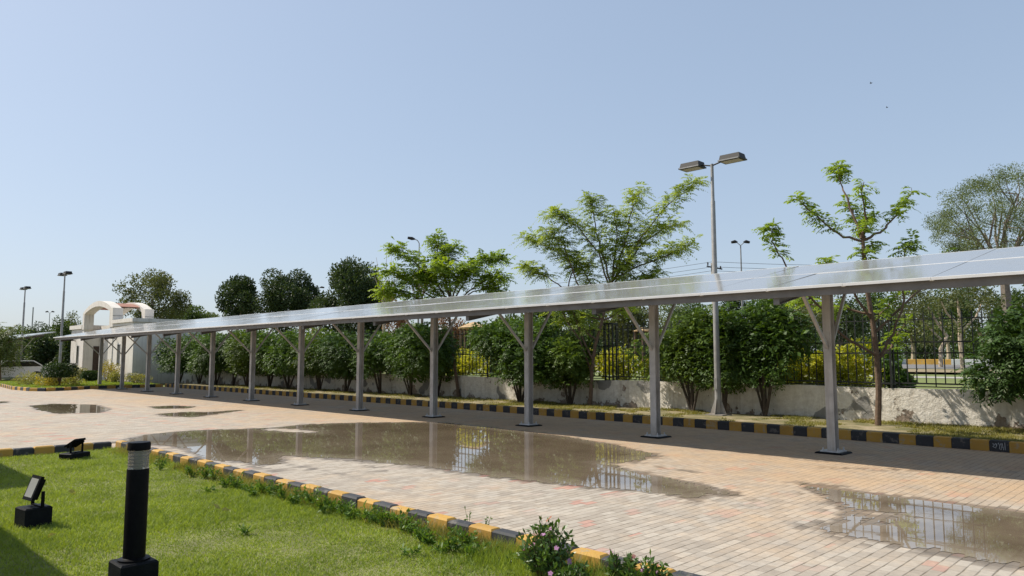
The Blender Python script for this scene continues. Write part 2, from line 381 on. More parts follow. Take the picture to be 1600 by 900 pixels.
def unit(v): return v / (np.linalg.norm(v, axis=-1, keepdims=True) + 1e-9)
def rdir(g, n): return unit(g.normal(size=(n, 3)))
def leaves(g, O, L, W, out=None, ob=.0, droop=.0):
    n = len(O); d = rdir(g, n)
    if out is not None: d = unit(d + out * ob)
    d[:, 2] -= droop; d = unit(d)
    s = unit(np.cross(d, rdir(g, n))); L = L * g.uniform(.6, 1.3, (n, 1)); W = W * g.uniform(.7, 1.2, (n, 1))
    return np.stack([O, O + d * L * .5 + s * W / 2, O + d * L, O + d * L * .5 - s * W / 2], 1)
def fronds(g, O, D, L, k, ll, lw, droop=.35):
    n = len(O); s = np.linspace(.12, 1, k)[None, :, None]; z = np.array([0, 0, 1.])
    L = L.reshape(n, 1, 1); Dn = D[:, None, :]
    pos = O[:, None, :] + Dn * L * s - z * droop * L * s ** 2
    t = unit(Dn - z * 2 * droop * s + g.normal(size=(n, k, 3)) * .05)
    side = unit(np.cross(t, z)); out = []
    for sg in (-1, 1):
        d = unit(side * sg * .9 + t * .5 - z * .3 + g.normal(size=(n, k, 3)) * .15)
        l = ll * (1 - .35 * np.abs(s - .5) * 2) * g.uniform(.8, 1.2, (n, k, 1))
        wv = unit(t + g.normal(size=(n, k, 3)) * .2) * lw / 2
        out.append(np.stack([pos, pos + d * l * .5 + wv, pos + d * l, pos + d * l * .5 - wv], 2).reshape(-1, 4, 3))
    return np.concatenate(out)
def lobepts(g, lobes, n, rmin=.55):
    w_ = np.array([l[1][0] * l[1][1] + l[1][0] * l[1][2] for l in lobes]); w_ /= w_.sum()
    idx = g.choice(len(lobes), n, p=w_); C = np.array([l[0] for l in lobes], float)[idx]; Rr = np.array([l[1] for l in lobes], float)[idx]
    d = rdir(g, n); r = g.uniform(rmin ** 2, 1.1, (n, 1)) ** .5
    return C + d * Rr * r, d
def mklobes(g, c, r, n, sub=.5, flat=0.):
    out = []; c = np.array(c, float); r = np.array(r, float)
    for i in range(n):
        d = rdir(g, 1)[0] * g.uniform(.25, .75)
        if flat and d[2] < 0: d[2] *= flat
        s = sub * g.uniform(.7, 1.25)
        out.append((c + d * r, r * s * np.array([1, 1, g.uniform(.7, 1)])))
    return out

# ------------------------------------------------------------------ the setting: ground, paving, lawn, verge, road
def sheet(name, x0, x1, y0, y1, z, m):
    b = MB(); b.add([(x0, y0, z), (x1, y0, z), (x1, y1, z), (x0, y1, z)], [(0, 1, 2, 3)])
    return tag(b.build(name, m), kind='structure')
def far_ground():
    m, t, b = mat('dry_grass_ground'); p = objco(t)
    c = ramp(t, noise(t, .12, 6, .65, p), [(.35, (.11, .14, .04)), (.55, (.16, .19, .05)), (.7, (.25, .21, .11))])
    t.links.new(mixc(t, .5, c, ramp(t, noise(t, 3, 4, .6, p), [(.3, (.6, .6, .6)), (.7, (1.2, 1.2, 1.2))]), 'MULTIPLY'), b.inputs['Base Color']); b.inputs['Roughness'].default_value = .95
    prof = [(-2500, -.03), (19.35, -.03), (19.45, .75), (25, .85), (35, 1.0), (50, 1.15), (200, 1.3), (2500, 1.4)]
    xs = [-2500, -200, -100, -50, -20, 0, 20, 60, 200, 2500]; q = MB(); n = len(xs)
    q.add([(x, y, z) for y, z in prof for x in xs], [(j * n + i, j * n + i + 1, (j + 1) * n + i + 1, (j + 1) * n + i) for j in range(len(prof) - 1) for i in range(n - 1)])
    tag(q.build('ground', m), kind='structure')
far_ground()
def gz(y): return float(np.interp(y, [19.45, 25, 35, 50, 200, 2500], [.75, .85, 1.0, 1.15, 1.3, 1.4]))

# puddles: signed distance to outlines measured on the paving
def outline(px): return np.array([G(u, v)[:2] for u, v in px])
big = outline([(183, 692), (230, 680), (300, 673), (370, 671), (440, 668), (470, 664), (500, 663), (560, 661), (640, 660), (700, 661), (760, 668), (850, 678), (950, 694), (1018, 712), (990, 720), (945, 724), (960, 733), (1010, 743), (1060, 752), (1105, 762), (1125, 769), (1080, 771), (1000, 766), (930, 761), (880, 755), (820, 750), (760, 742), (700, 733), (620, 724), (520, 716), (470, 712), (446, 711), (431, 713), (436, 724), (410, 727), (386, 720), (345, 718), (322, 714), (300, 703), (270, 697), (225, 694)])
tongue = outline([(415, 669), (470, 670), (502, 674), (495, 677), (440, 675), (405, 672)])
tail = outline([(1050, 757), (1100, 763), (1150, 768), (1163, 775), (1110, 776), (1090, 785), (1060, 776), (1020, 768)])
right = outline([(1262, 757), (1310, 764), (1360, 772), (1420, 779), (1500, 789), (1560, 797), (1640, 806), (1760, 820), (1700, 900), (1600, 886), (1500, 866), (1440, 855), (1390, 846), (1330, 838), (1292, 828), (1322, 815), (1330, 805), (1322, 792), (1300, 778)])
isle = outline([(1312, 793), (1360, 797), (1410, 803), (1437, 809), (1400, 810), (1340, 806)])
isle2 = outline([(1355, 812), (1390, 817), (1380, 822), (1350, 818)])
s1 = outline([(52, 634), (85, 631), (150, 633), (168, 640), (150, 645), (95, 646), (68, 641)])
s2 = outline([(236, 635.5), (270, 634), (300, 635.5), (290, 638), (250, 638.5)])
s3 = outline([(248, 647), (290, 644), (328, 644), (374, 641), (330, 648), (300, 651.5), (262, 650)])
s4 = outline([(0, 627.5), (10, 628), (6, 629.5), (0, 630)])
def sdf(poly, X, Y):
    n = len(poly); d = np.full(X.shape, 1e9); ins = np.zeros(X.shape, bool)
    for i in range(n):
        a = poly[i]; b = poly[(i + 1) % n]; e = b - a; wx = X - a[0]; wy = Y - a[1]
        t = np.clip((wx * e[0] + wy * e[1]) / (e @ e), 0, 1)
        d = np.minimum(d, np.hypot(wx - e[0] * t, wy - e[1] * t))
        c = (a[1] > Y) != (b[1] > Y)
        with np.errstate(divide='ignore', invalid='ignore'): xi = a[0] + (Y - a[1]) / (b[1] - a[1] + 1e-12) * e[0]
        ins ^= c & (X < xi)
    return np.where(ins, -d, d)
def hsh(a, b): 
    v = np.sin(a * 127.1 + b * 311.7) * 43758.5453
    return v - np.floor(v)
def vnoise(X, Y, s):
    x = X * s; y = Y * s; i = np.floor(x); j = np.floor(y); f = x - i; h = y - j; f = f * f * (3 - 2 * f); h = h * h * (3 - 2 * h)
    return (hsh(i, j) * (1 - f) + hsh(i + 1, j) * f) * (1 - h) + (hsh(i, j + 1) * (1 - f) + hsh(i + 1, j + 1) * f) * h - .5
def paverlevel(X, Y):
    u = X / .1; row = np.floor(u); v = Y / .2 + .5 * np.mod(np.abs(row), 2); cell = np.floor(v)
    fu = np.abs(u - row - .5) * 2; fv = np.abs(v - cell - .5) * 2
    h = hsh(row, cell) - .5
    return h, np.maximum(np.clip((fu - .8) / .2, 0, 1), np.clip((fv - .9) / .1, 0, 1))
def field(X, Y, amp=1.):
    f = sdf(big, X, Y)
    f = np.maximum(f, -sdf(tongue, X, Y) + .02); f = np.minimum(f, sdf(tail, X, Y) + .10)
    r = sdf(right, X, Y); r = np.maximum(r, -sdf(isle, X, Y)); r = np.maximum(r, -sdf(isle2, X, Y))
    f = np.minimum(f, r)
    for s_ in (s1, s2, s3, s4): f = np.minimum(f, sdf(s_, X, Y))
    h, j = paverlevel(X, Y)
    f = f + amp * (vnoise(X, Y, 1.7) * .16 + vnoise(X, Y, 6) * .06)
    return f + amp * (h * .16 - j * .07)
def water_mesh(x0, x1, y0, y1, st, name):
    xs = np.arange(x0, x1 + st / 2, st); ys = np.arange(y0, y1 + st / 2, st); Xg, Yg = np.meshgrid(xs, ys); Fd = field(Xg, Yg)
    b = MB(); vid = {}
    sh = []
    def vert(key, x, y, f):
        if key not in vid: vid[key] = len(b.v); b.v.append((x, y, .004)); sh.append(f)
        return vid[key]
    ny, nx = Fd.shape
    act = np.argwhere((np.minimum.reduce([Fd[:-1, :-1], Fd[1:, :-1], Fd[:-1, 1:], Fd[1:, 1:]]) < 0))
    for j, i in act:
        cs = [(j, i), (j, i + 1), (j + 1, i + 1), (j + 1, i)]; poly = []
        for a in range(4):
            A = cs[a]; B = cs[(a + 1) % 4]; fa = Fd[A]; fb = Fd[B]
            if fa < 0: poly.append(vert(A, xs[A[1]], ys[A[0]], fa))
            if (fa < 0) != (fb < 0):
                t = fa / (fa - fb); k = (min(A, B), max(A, B))
                poly.append(vert(k, xs[A[1]] + (xs[B[1]] - xs[A[1]]) * t, ys[A[0]] + (ys[B[0]] - ys[A[0]]) * t, 0.))
        if len(poly) > 2: b.f.append(tuple(poly)); b.m.append(0)
    o = b.build(name, M['water'])
    at = o.data.attributes.new('shallow', 'FLOAT', 'POINT')
    at.data.foreach_set('value', np.clip(1 + np.array(sh) / .5, 0, 1).astype(np.float32))
    return tag(o, kind='structure')
water_mesh(-26, -4.3, 4.8, 12.6, .05, 'puddle')
water_mesh(-4.2, 1.5, 4.9, 9.8, .025, 'puddle')
water_mesh(-42, -26.05, 2, 12.6, .05, 'puddle')

def paving():
    xs = np.concatenate([[-120, -80, -60, -50], np.arange(-42, -26, .4), np.arange(-26, 2, .1), [2, 6, 12, 40]])
    ys = np.concatenate([[-60, -20, 0, 3, 4.4], np.arange(5, 12.6, .1), [13, 14, 15, 16.3]])
    Xg, Yg = np.meshgrid(xs, ys); nx = len(xs)
    Fd = field(Xg, Yg, .0)
    damp = np.clip(1 - Fd / .55, 0, 1) * .72 + .28 * (Fd < .1)
    # damp washes the photo shows away from the water
    for (a, b, w_) in [(G(330, 705), G(540, 742), .5), (G(560, 723), G(600, 735), .35), (G(1290, 730), G(1600, 740), .5), (G(640, 672), G(1100, 740), .25), (G(1120, 765), G(1165, 778), .45), (G(1090, 700), G(1300, 722), .3), (G(230, 690), G(430, 735), .55), (G(1010, 690), G(1340, 720), .25)]:
        e = (b - a)[:2]; t = np.clip(((Xg - a[0]) * e[0] + (Yg - a[1]) * e[1]) / (e @ e), 0, 1)
        dd = np.hypot(Xg - a[0] - e[0] * t, Yg - a[1] - e[1] * t)
        damp = np.maximum(damp, np.clip(1 - dd / w_, 0, 1) * .62)
    me = bpy.data.meshes.new('paving'); V = np.stack([Xg, Yg, 0 * Xg], -1).reshape(-1, 3)
    j, i = np.meshgrid(np.arange(len(ys) - 1), np.arange(nx - 1), indexing='ij'); a = (j * nx + i).reshape(-1)
    Fq = np.stack([a, a + 1, a + nx + 1, a + nx], 1)
    me.vertices.add(len(V)); me.vertices.foreach_set('co', V.reshape(-1).astype(np.float32))
    me.loops.add(Fq.size); me.loops.foreach_set('vertex_index', Fq.reshape(-1).astype(np.int32))
    me.polygons.add(len(Fq)); me.polygons.foreach_set('loop_start', np.arange(0, Fq.size, 4, dtype=np.int32)); me.update(calc_edges=True)
    at = me.attributes.new('damp', 'FLOAT', 'POINT'); at.data.foreach_set('value', damp.reshape(-1).astype(np.float32))
    me.materials.append(M['paver']); o = bpy.data.objects.new('paving', me); COL.objects.link(o); tag(o, kind='structure')
paving()
sheet('lawn', -14.6, 6, -6, 4.6, .06, M['soil'])
FK = lambda x: float(np.interp(x, [-48, -17, 0, 8], [16.3, 16.25, 15.72, 15.5]))   # line of the kerb behind the carport
b = MB(); xs = list(np.arange(-44, 8.1, 2)); n = len(xs)
b.add([(x, FK(x) + .1, .15) for x in xs] + [(x, 19.36, .12) for x in xs], [(i, i + 1, n + i + 1, n + i) for i in range(n - 1)])
def verge_mat():
    m, t, b = mat('verge_soil'); p = objco(t)
    c = ramp(t, noise(t, 1.4, 6, .7, p), [(.35, (.10, .10, .035)), (.5, (.20, .17, .08)), (.66, (.36, .29, .19))])
    t.links.new(c, b.inputs['Base Color']); b.inputs['Roughness'].default_value = .95; bump(t, b, noise(t, 14, 5, .7, p), .8, .03); return m
M['verge'] = verge_mat()
tag(b.build('verge', M['verge']), kind='structure')
# far path and road beyond the fence
for nm, y0, y1, m_, dz in (('path', 30.2, 31.6, M['concrete'], .01), ('road', 43, 58, M['asphalt'], .02)):
    b = MB(); k = 9; ys = np.linspace(y0, y1, k)
    b.add([(x, y, gz(y) + dz) for y in ys for x in (-160, 90)], [(2 * i, 2 * i + 1, 2 * i + 3, 2 * i + 2) for i in range(k - 1)])
    tag(b.build(nm, m_), kind='structure')
sheet('soil_strip', -160, 90, 34, 42, gz(42) + .012, M['wildsoil'])

# ------------------------------------------------------------------ kerbs (painted alternately)
rk = random.Random(3)
def kerb(path, width, h, pitch, name, cols=('yellow', 'kblack'), z0=0, start=0):
    b = MB(); idx = start
    for a, c in zip(path[:-1], path[1:]):
        a = Vector((*a, 0)); c = Vector((*c, 0)); d = (c - a); L = d.length; d.normalize(); s_ = Vector((-d.y, d.x, 0))
        n = max(1, round(L / pitch)); st = L / n
        for i in range(n):
            jx = rk.uniform(-.006, .006); jz = rk.uniform(-.006, .006)
            tf = lambda p: a + d * (i * st + p.x) + s_ * (p.y + jx) + Vector((0, 0, p.z + jz * (p.z > .05)))
            b.cbox(.003, st - .003, -width / 2, width / 2, z0 - .02, h, .018, idx % 2, tf); idx += 1
    return tag(b.build(name, [M[cols[0]], M[cols[1]]]), kind='structure')
kerb([(3.0, 4.64), (-14.64, 4.64)], .13, .19, .30, 'kerb')
kerb([(-14.64, 4.5), (-14.64, -6)], .13, .19, .30, 'kerb', start=1)
kerb([(x, FK(x)) for x in (7, 0, -8, -17, -30, -44)], .13, .20, .31, 'kerb')
ISL = [(-44.0, 16.1), (-43.9, 14), (-43.9, 12.3), (-42.8, 10.8), (-42.6, 10.0), (-43.4, 9.5), (-46, 9.3), (-58, 10.3)]
kerb(ISL, .14, .17, .42, 'kerb')
kerb([(-60.5, 14.5), (-60.5, 8.5), (-66, 8.0), (-84, 8.0)], .14, .17, .5, 'kerb')
b = MB(); b.add([(x, y, .10) for x, y in ISL] + [(-58, 16.2, .10)], [tuple(range(len(ISL) + 1))]); tag(b.build('island_lawn', M['soil']), kind='structure')
b = MB(); b.add([(-60.5, 8.0, .1), (-84, 8.0, .1), (-84, 22, .1), (-60.5, 22, .1)], [(0, 1, 2, 3)]); tag(b.build('side_lawn', M['soil']), kind='structure')
b = MB(); b.add([(x, 60.2 + s_, gz(60) + z) for s_ in (0, .3) for z in (0, .3) for x in (-160, 90)], [(0, 1, 3, 2), (2, 3, 7, 6), (4, 5, 7, 6)])
del b
kerb([(-60, 60.4), (60, 60.4)], .3, gz(60) + .38, 3.0, 'kerb', cols=('yellow', 'kwhite'), z0=gz(60))
# scribbled white lettering on the last dark kerb block by the wall
kx = -3.24; ky = FK(kx) - .068
b = MB()
for pts in ([(-.09, .14), (-.055, .12), (-.09, .09), (-.05, .07)], [(-.05, .15), (-.02, .10)], [(-.02, .15), (-.045, .06)], [(.0, .16), (.02, .11), (.012, .05)], [(.045, .16), (.02, .11)], [(.035, .04), (.06, .16), (.075, .04)], [(.042, .09), (.075, .09)], [(.10, .17), (.10, .04)]):
    for p, q in zip(pts[:-1], pts[1:]): b.beam((kx + p[0], ky - .004, p[1]), (kx + q[0], ky - .004, q[1]), .007, .009, up=(0, 1, 0))
tag(b.build('kerb_lettering', M['kwhite']), 'faint white painted letters on dark kerb block near wall', 'lettering')

# ------------------------------------------------------------------ boundary wall and iron fence
wl = thing('boundary_wall', (-20, 19.4, 0), 'low whitewashed wall with peeling plaster running behind the carport', 'wall')
b = MB(); nx = 260; g0 = np.random.default_rng(4)
xs = np.linspace(-49.6, 8, nx)
top = .955 + .012 * np.sin(xs * 1.3) + g0.normal(size=nx) * .004
for y0, y1 in ((19.30, 19.50),):
    vs = [(x, y, z) for x, tz in zip(xs, top) for y, z in ((y0, 0), (y0, tz), (y1, tz), (y1, 0))]
    b.add(vs, [(i * 4 + k, i * 4 + k + 1, (i + 1) * 4 + k + 1, (i + 1) * 4 + k) for i in range(nx - 1) for k in range(3)] + [(0, 1, 2, 3), tuple((nx - 1) * 4 + k for k in (3, 2, 1, 0))])
b.build('plastered_wall', M['wall'], wl)
PX = [-3.47 - 2.795 * k + (2.795) for k in range(0, 17)]      # pier positions, first one just right of the frame
def pier(x):
    t = thing('fence_pier', (x, 19.4, .95), 'x', 'fence pier', 'iron fence piers on the low wall')
    b = MB()
    for dx, dy in ((-.15, -.10), (.15, -.10), (-.15, .10), (.15, .10)): b.box(x + dx - .02, x + dx + .02, 19.4 + dy - .02, 19.4 + dy + .02, .95, 2.78)
    b.box(x - .012, x + .012, 19.31 - .02, 19.31 + .0, .95, 2.78)
    b.build('post', M['iron'], t)
    b = MB(); b.box(x - .19, x + .19, 19.27, 19.53, 2.76, 2.81); b.build('cap', M['iron'], t)
    for z in (1.80, 2.06, 1.06):
        b = MB(); b.box(x - .18, x + .18, 19.275, 19.525, z - .02, z + .02); b.build('band', M['iron'], t)
    return t
def panel(x0):                                             # x0: right end; runs to the left
    L = 2.795 - .38; t = thing('iron_fence', (x0, 19.4, .95), 'x', 'fence', 'iron fence lengths on the low wall')
    b = MB()
    for z, h in ((1.0, .012), (1.075, .018), (1.80, .016), (2.06, .016), (2.60, .012)): b.box(x0 - L - .01, x0 + .01, 19.385, 19.415, z - h, z + h)
    b.build('rail', M['iron'], t)
    b = MB(); k = 12
    for i in range(k):
        x = x0 - L * (i + .5) / k
        b.box(x - .011, x + .011, 19.389, 19.411, .99 if i % 4 == 3 else 1.06, 2.74)
        b.add([(x - .018, 19.392, 2.70), (x + .018, 19.392, 2.70), (x, 19.4, 2.80), (x, 19.41, 2.70)], [(0, 1, 2), (1, 3, 2), (3, 0, 2), (0, 3, 1)])
    b.build('bars', M['iron'], t)
    return t
p0 = pier(PX[0]); f0 = panel(PX[0] - .19)
def pl(i):
    return {0: 'black iron fence pier just past the right edge', 1: 'rightmost visible black iron fence pier, beside the big bush at the edge'}.get(i, '%s black iron fence pier counting from the right end of the wall' % ORD[i - 1])
def fl(i): return 'black iron fence length, %s from the right end of the wall' % ORD[i]
for i, x in enumerate(PX):
    q = p0 if i == 0 else copy_tree(p0, (x, 19.4, .95)); q['label'] = pl(i)
    q = f0 if i == 0 else copy_tree(f0, (x - .19, 19.4, .95)); q['label'] = fl(i)

# ------------------------------------------------------------------ carport with solar roof
EY, EZ, TILT = 11.27, 2.80, R(11.5); SL = 2.07; PW = 1.195
ct, st_ = math.cos(TILT), math.sin(TILT)
def roofz(y, off=0): return EZ + (y - EY) * math.tan(TILT) + off
def carport(x_first, ncol, x_right, npan, label, first_seam):
    root = thing('solar_carport', (x_first - 3.726 * (ncol - 1) / 2, 13.48, 0), label, 'carport')
    tot = npan * PW; xl = x_right - tot
    for n_ in range(ncol):
        x = x_first - 3.726 * n_; y = 13.48; zt = roofz(y, -.27)
        b = MB(); hw = .072
        b.box(x - hw, x + hw, y - .085, y - .074, .03, zt); b.box(x - hw, x + hw, y + .074, y + .085, .03, zt); b.box(x - .005, x + .005, y - .0735, y + .0735, .03, zt)
        c = b.build('column', M['steel'], root)
        b = MB(); b.cbox(x - .24, x + .24, y - .24, y + .24, -.02, .03, .02); b.build('grout_pad', M['blackblock'], c)
        b = MB(); b.box(x - .17, x + .17, y - .17, y + .17, .031, .05)
        for sx in (-.13, .13):
            for sy in (-.13, .13): b.lathe([(.012, .0), (.012, .06)], (x + sx, y + sy, .045), 6); b.lathe([(.022, 0), (.022, .02)], (x + sx, y + sy, .0505), 6)
        b.build('base_plate', M['steel3'], c)
        b = MB(); b.box(x - .078, x + .078, y - .093, y - .0855, 1.80, 1.93); b.build('splice_plate', M['steel'], c)
        b = MB(); ya, yb = EY + .15, EY + 2 * SL * ct - .12
        # tapered cantilever rafter, deep at the column
        pts = [(ya, roofz(ya, -.095)), (yb, roofz(yb, -.095)), (yb, roofz(yb, -.27)), (ya, roofz(ya, -.29))]
        b.prism(pts, x - .004, x + .004, 'x')
        for (qa, qb, o1, o2) in ((ya, yb, -.10, -.10), (ya, yb, -.288, -.27)):
            b.beam((x, qa, roofz(qa, o1)), (x, qb, roofz(qb, o2)), .10, .012)
        b.box(x - .05, x + .05, ya - .012, ya, roofz(ya, -.29), roofz(ya, -.10))
        b.build('rafter', M['steelshaded'], root)
        for s_, e in ((-1, 12.42), (1, 14.55)):
            b = MB(); b.beam((x, y + s_ * .085, 1.86), (x, e, roofz(e, -.262)), .05, .05, up=(1, 0, 0)); b.build('brace', M['steel'], root)
    for yy in (EY + .115, EY + SL * .5 * ct + .1, EY + SL * ct, EY + SL * 1.5 * ct, EY + 2 * SL * ct - .05):
        b = MB(); z = roofz(yy, -.068)
        b.box(xl + .02, x_right - .02, yy - .025, yy + .025, z - (.075 if yy < EY + .2 else .0) - .035, z + .022); b.build('purlin', M['steelshaded'], root)
    bpr = None
    for r_ in (0, 1):
        for i in range(npan):
            x = x_right - (i + .5) * PW; y = EY + r_ * (SL + .012) * ct; z = roofz(y)
            if bpr is None:
                b = MB(); wv = PW / 2 - .003; L = SL - .004
                b.box(-wv, wv, .026, L - .026, -.04, -.003); pn = b.build('solar_panel', M['solar'], root)
                b = MB()
                b.box(-wv, wv, 0, .024, -.04, 0); b.box(-wv, wv, L - .024, L, -.04, 0); b.box(-wv, -wv + .02, .024, L - .024, -.055, -.0405); b.box(wv - .02, wv, .024, L - .024, -.055, -.0405)
                # meshes are written relative to the parents; re-centre them
                fr = b.build('frame', M['alu'], pn)
                off = Vector(root.location)
                for o in (pn, fr): o.data.transform(__import__('mathutils').Matrix.Translation(off))
                bpr = (pn.data, fr.data)
            else:
                pn = bpy.data.objects.new('solar_panel', bpr[0]); COL.objects.link(pn); pn.parent = root
                fr = bpy.data.objects.new('frame', bpr[1]); COL.objects.link(fr); fr.parent = pn
            pn.location = Vector((x, y, z)) - Vector(root.location); pn.rotation_euler = (TILT + rk.uniform(-.003, .003), rk.uniform(-.002, .002), 0)
    return root
XR = -5.39 + PW * 6
carport(-5.29 + 3.726 * 1, 13, XR, 41, 'long grey steel carport roofed with dusty solar panels beside the puddles', 0)
carport(-66.3, 4, -63.6, 11, 'distant small solar carport past the gatehouse at left edge', 0)

# ------------------------------------------------------------------ street lamps
def lamp(x, y, zb, label, h=7.1, big=True):
    t = thing('street_lamp', (x, y, zb), label, 'street lamp', 'twin-head lamp posts')
    b = MB(); b.tube([(x, y, zb), (x, y, zb + 5.9), (x, y, zb + 5.93), (x, y, h)], [.088, .062, .048, .042], 16); b.build('pole', M['steel2'], t, True)
    b = MB(); b.box(x - .26, x + .26, y - .26, y + .26, zb, zb + .03)
    for a in range(4):
        c, s_ = math.cos(a * math.pi / 2), math.sin(a * math.pi / 2)
        b.add([(x + c * .09 - s_ * .008, y + s_ * .09 + c * .008, zb + .45), (x + c * .24 - s_ * .008, y + s_ * .2 + c * .008, zb + .03), (x + c * .08 - s_ * .008, y + s_ * .08 + c * .008, zb + .03), (x + c * .09 + s_ * .008, y + s_ * .09 - c * .008, zb + .45), (x + c * .24 + s_ * .008, y + s_ * .2 - c * .008, zb + .03), (x + c * .08 + s_ * .008, y + s_ * .08 - c * .008, zb + .03)], [(0, 1, 2), (3, 5, 4), (0, 3, 4, 1), (1, 4, 5, 2), (2, 5, 3, 0)])
    b.build('foot', M['steel2'], t)
    b = MB(); b.box(x - .3, x + .3, y - .3, y + .3, zb - .1, zb + .0); b.build('plinth', M['concrete'], t)
    b = MB(); b.box(x + .05, x + .062, y - .05, y + .05, zb + 1.0, zb + 1.35) if False else b.box(x - .045, x + .045, y - .112, y - .09, zb + .7, zb + 1.0); b.build('access_door', M['steel2'], t)
    for s_ in (-1, 1):
        b = MB(); b.tube([(x, y, h - .05), (x + s_ * .36, y, h + .03)], .022, 8); b.build('arm', M['lamphead'], t, True)
        xa, xb = x + s_ * .30, x + s_ * .92; z0 = h - .03; wy = .19
        ring = lambda e0, e1, w_, z: [(xa + s_ * e0, y - w_, z), (xb + s_ * e1, y - w_, z), (xb + s_ * e1, y + w_, z), (xa + s_ * e0, y + w_, z)]
        b = MB(); vs = ring(0, .03, wy + .03, z0) + ring(0, .03, wy + .03, z0 + .035) + ring(.02, .01, wy, z0 + .04) + ring(.04, -.02, wy - .025, z0 + .17)
        b.add(vs, [(0, 3, 2, 1)] + [(4 * k + i, 4 * k + (i + 1) % 4, 4 * k + 4 + (i + 1) % 4, 4 * k + 4 + i) for k in range(3) for i in range(4)] + [(12, 13, 14, 15)])
        hd = b.build('lamp_head', M['lamphead'], t)
        b = MB(); q0, q1 = sorted((xa + s_ * .06, xb - s_ * .03)); b.box(q0, q1, y - wy + .03, y + wy - .03, z0 - .012, z0 - .002); b.build('lens', M['lampglass'], hd)
        for e in (-1, 1):
            b = MB(); q0, q1 = sorted((xa, xb)); b.box(q0, q1, *sorted((y + e * (wy + .031), y + e * (wy + .036))), z0 + .0, z0 + .032); b.build('trim', M['steel2'], hd)
    return t
lamp(-10.25, 18.35, .13, 'tall grey twin-head street lamp rising behind the carport, right of the middle')
lamp(-54.6, 13.5, .1, 'twin-head street lamp just left of the white gatehouse')
lamp(-68.4, 14.2, .1, 'farthest twin-head street lamp at the left edge of the photo')
def far_lamp(u, v, D, label, twin=True, hang=False, sc=1.):
    top = P(u, v, D); x, y, zt = top; zb = gz(y) if y > 19.4 else 0
    t = thing('road_lamp', (x, y, zb), label, 'road lamp')
    b = MB(); b.tube([(x, y, zb), (x, y, zt - .3)], [.10, .05], 8); b.build('pole', M['steel2'], t, True)
    dx, dy = math.cos(YAW), math.sin(YAW)
    for s_ in ((-1, 1) if twin else (-1,)):
        b = MB(); L = .5 * sc if twin else .9
        if twin: b.tube([(x, y, zt - .3), (x + s_ * dx * L * .6, y + s_ * dy * L * .6, zt - .05)], .03, 6)
        else: b.tube([(x, y, zt - .3), (x, y, zt + .2), (x - dx * .15, y - dy * .15, zt + .45), (x - dx * .4, y - dy * .4, zt + .55)], .04, 6)
        b.build('arm', M['steel2'], t, True)
        b = MB(); zz = zt - .02 if twin else zt + .55; a0, a1 = (L * .5, L * 1.5) if twin else (.35, .95)
        b.tube([(x + s_ * dx * a0, y + s_ * dy * a0, zz), (x + s_ * dx * (a0 * .6 + a1 * .4), y + s_ * dy * (a0 * .6 + a1 * .4), zz + .05), (x + s_ * dx * a1, y + s_ * dy * a1, zz + (.12 if not twin else -.02))], [.06, .14, .10], 8)
        b.build('lamp_head', M['lamphead'], t, True)
    return t
far_lamp(1157, 378, 60, 'thin far road lamp with two angled heads, right of the tall lamp')
far_lamp(655, 384, 60, 'far curved road lamp poking above the middle young tree', twin=False)
far_lamp(496, 449, 105, 'distant twin road lamp between two dark round trees', sc=1.3)
far_lamp(78, 487, 130, 'tiny distant road lamp above the left treeline')
b = MB(); q = P(52, 480, 120); b.tube([(q[0], q[1], 0), tuple(q)], .09, 6); tag(b.build('mast', M['steel2']), 'thin distant mast above the left treeline', 'mast')

# power pole and wires behind the tall lamp
q = P(1113, 411, 45); pw = thing('power_pole', (q[0], q[1], gz(q[1])), 'short power pole with insulators just behind the tall street lamp', 'power pole')
b = MB(); b.tube([(q[0], q[1], gz(q[1])), tuple(q)], .10, 8); b.build('pole', M['concrete'], pw, True)
dx, dy = math.cos(YAW), math.sin(YAW)
b = MB()
for k, s_ in enumerate((-.28, .12, .5)):
    b.lathe([(.05, 0), (.03, .06), (.06, .1), (.03, .16), (.05, .2)], (q[0] + dx * s_, q[1] + dy * s_, q[2] - .15 - .12 * k), 8)
b.build('insulator', M['lamphead'], pw, True)
b = MB(); b.beam((q[0] - dx * .35, q[1] - dy * .35, q[2] - .2), (q[0] + dx * .6, q[1] + dy * .6, q[2] - .38), .07, .07); b.build('crossarm', M['lamphead'], pw)
for k, (va, vb, vc) in enumerate(((440, 411, 408), (446, 419, 412), (452, 425, 420))):
    A = P(860, va + 4, 52); B = P(1113, vb - 2, 45); C_ = P(1700, vc, 38); b = MB()
    for a_, c_, sag in ((A, B, .05), (B, C_, .25)):
        pts = [a_ + (c_ - a_) * s_ - np.array([0, 0, sag * 4 * s_ * (1 - s_)]) for s_ in np.linspace(0, 1, 13)]
        b.tube(pts, .011, 4)
    tag(b.build('overhead_wire', M['wire']), ['topmost', 'middle', 'lowest'][k] + ' thin power line crossing the sky beside the tall lamp', 'power line', 'overhead power lines')

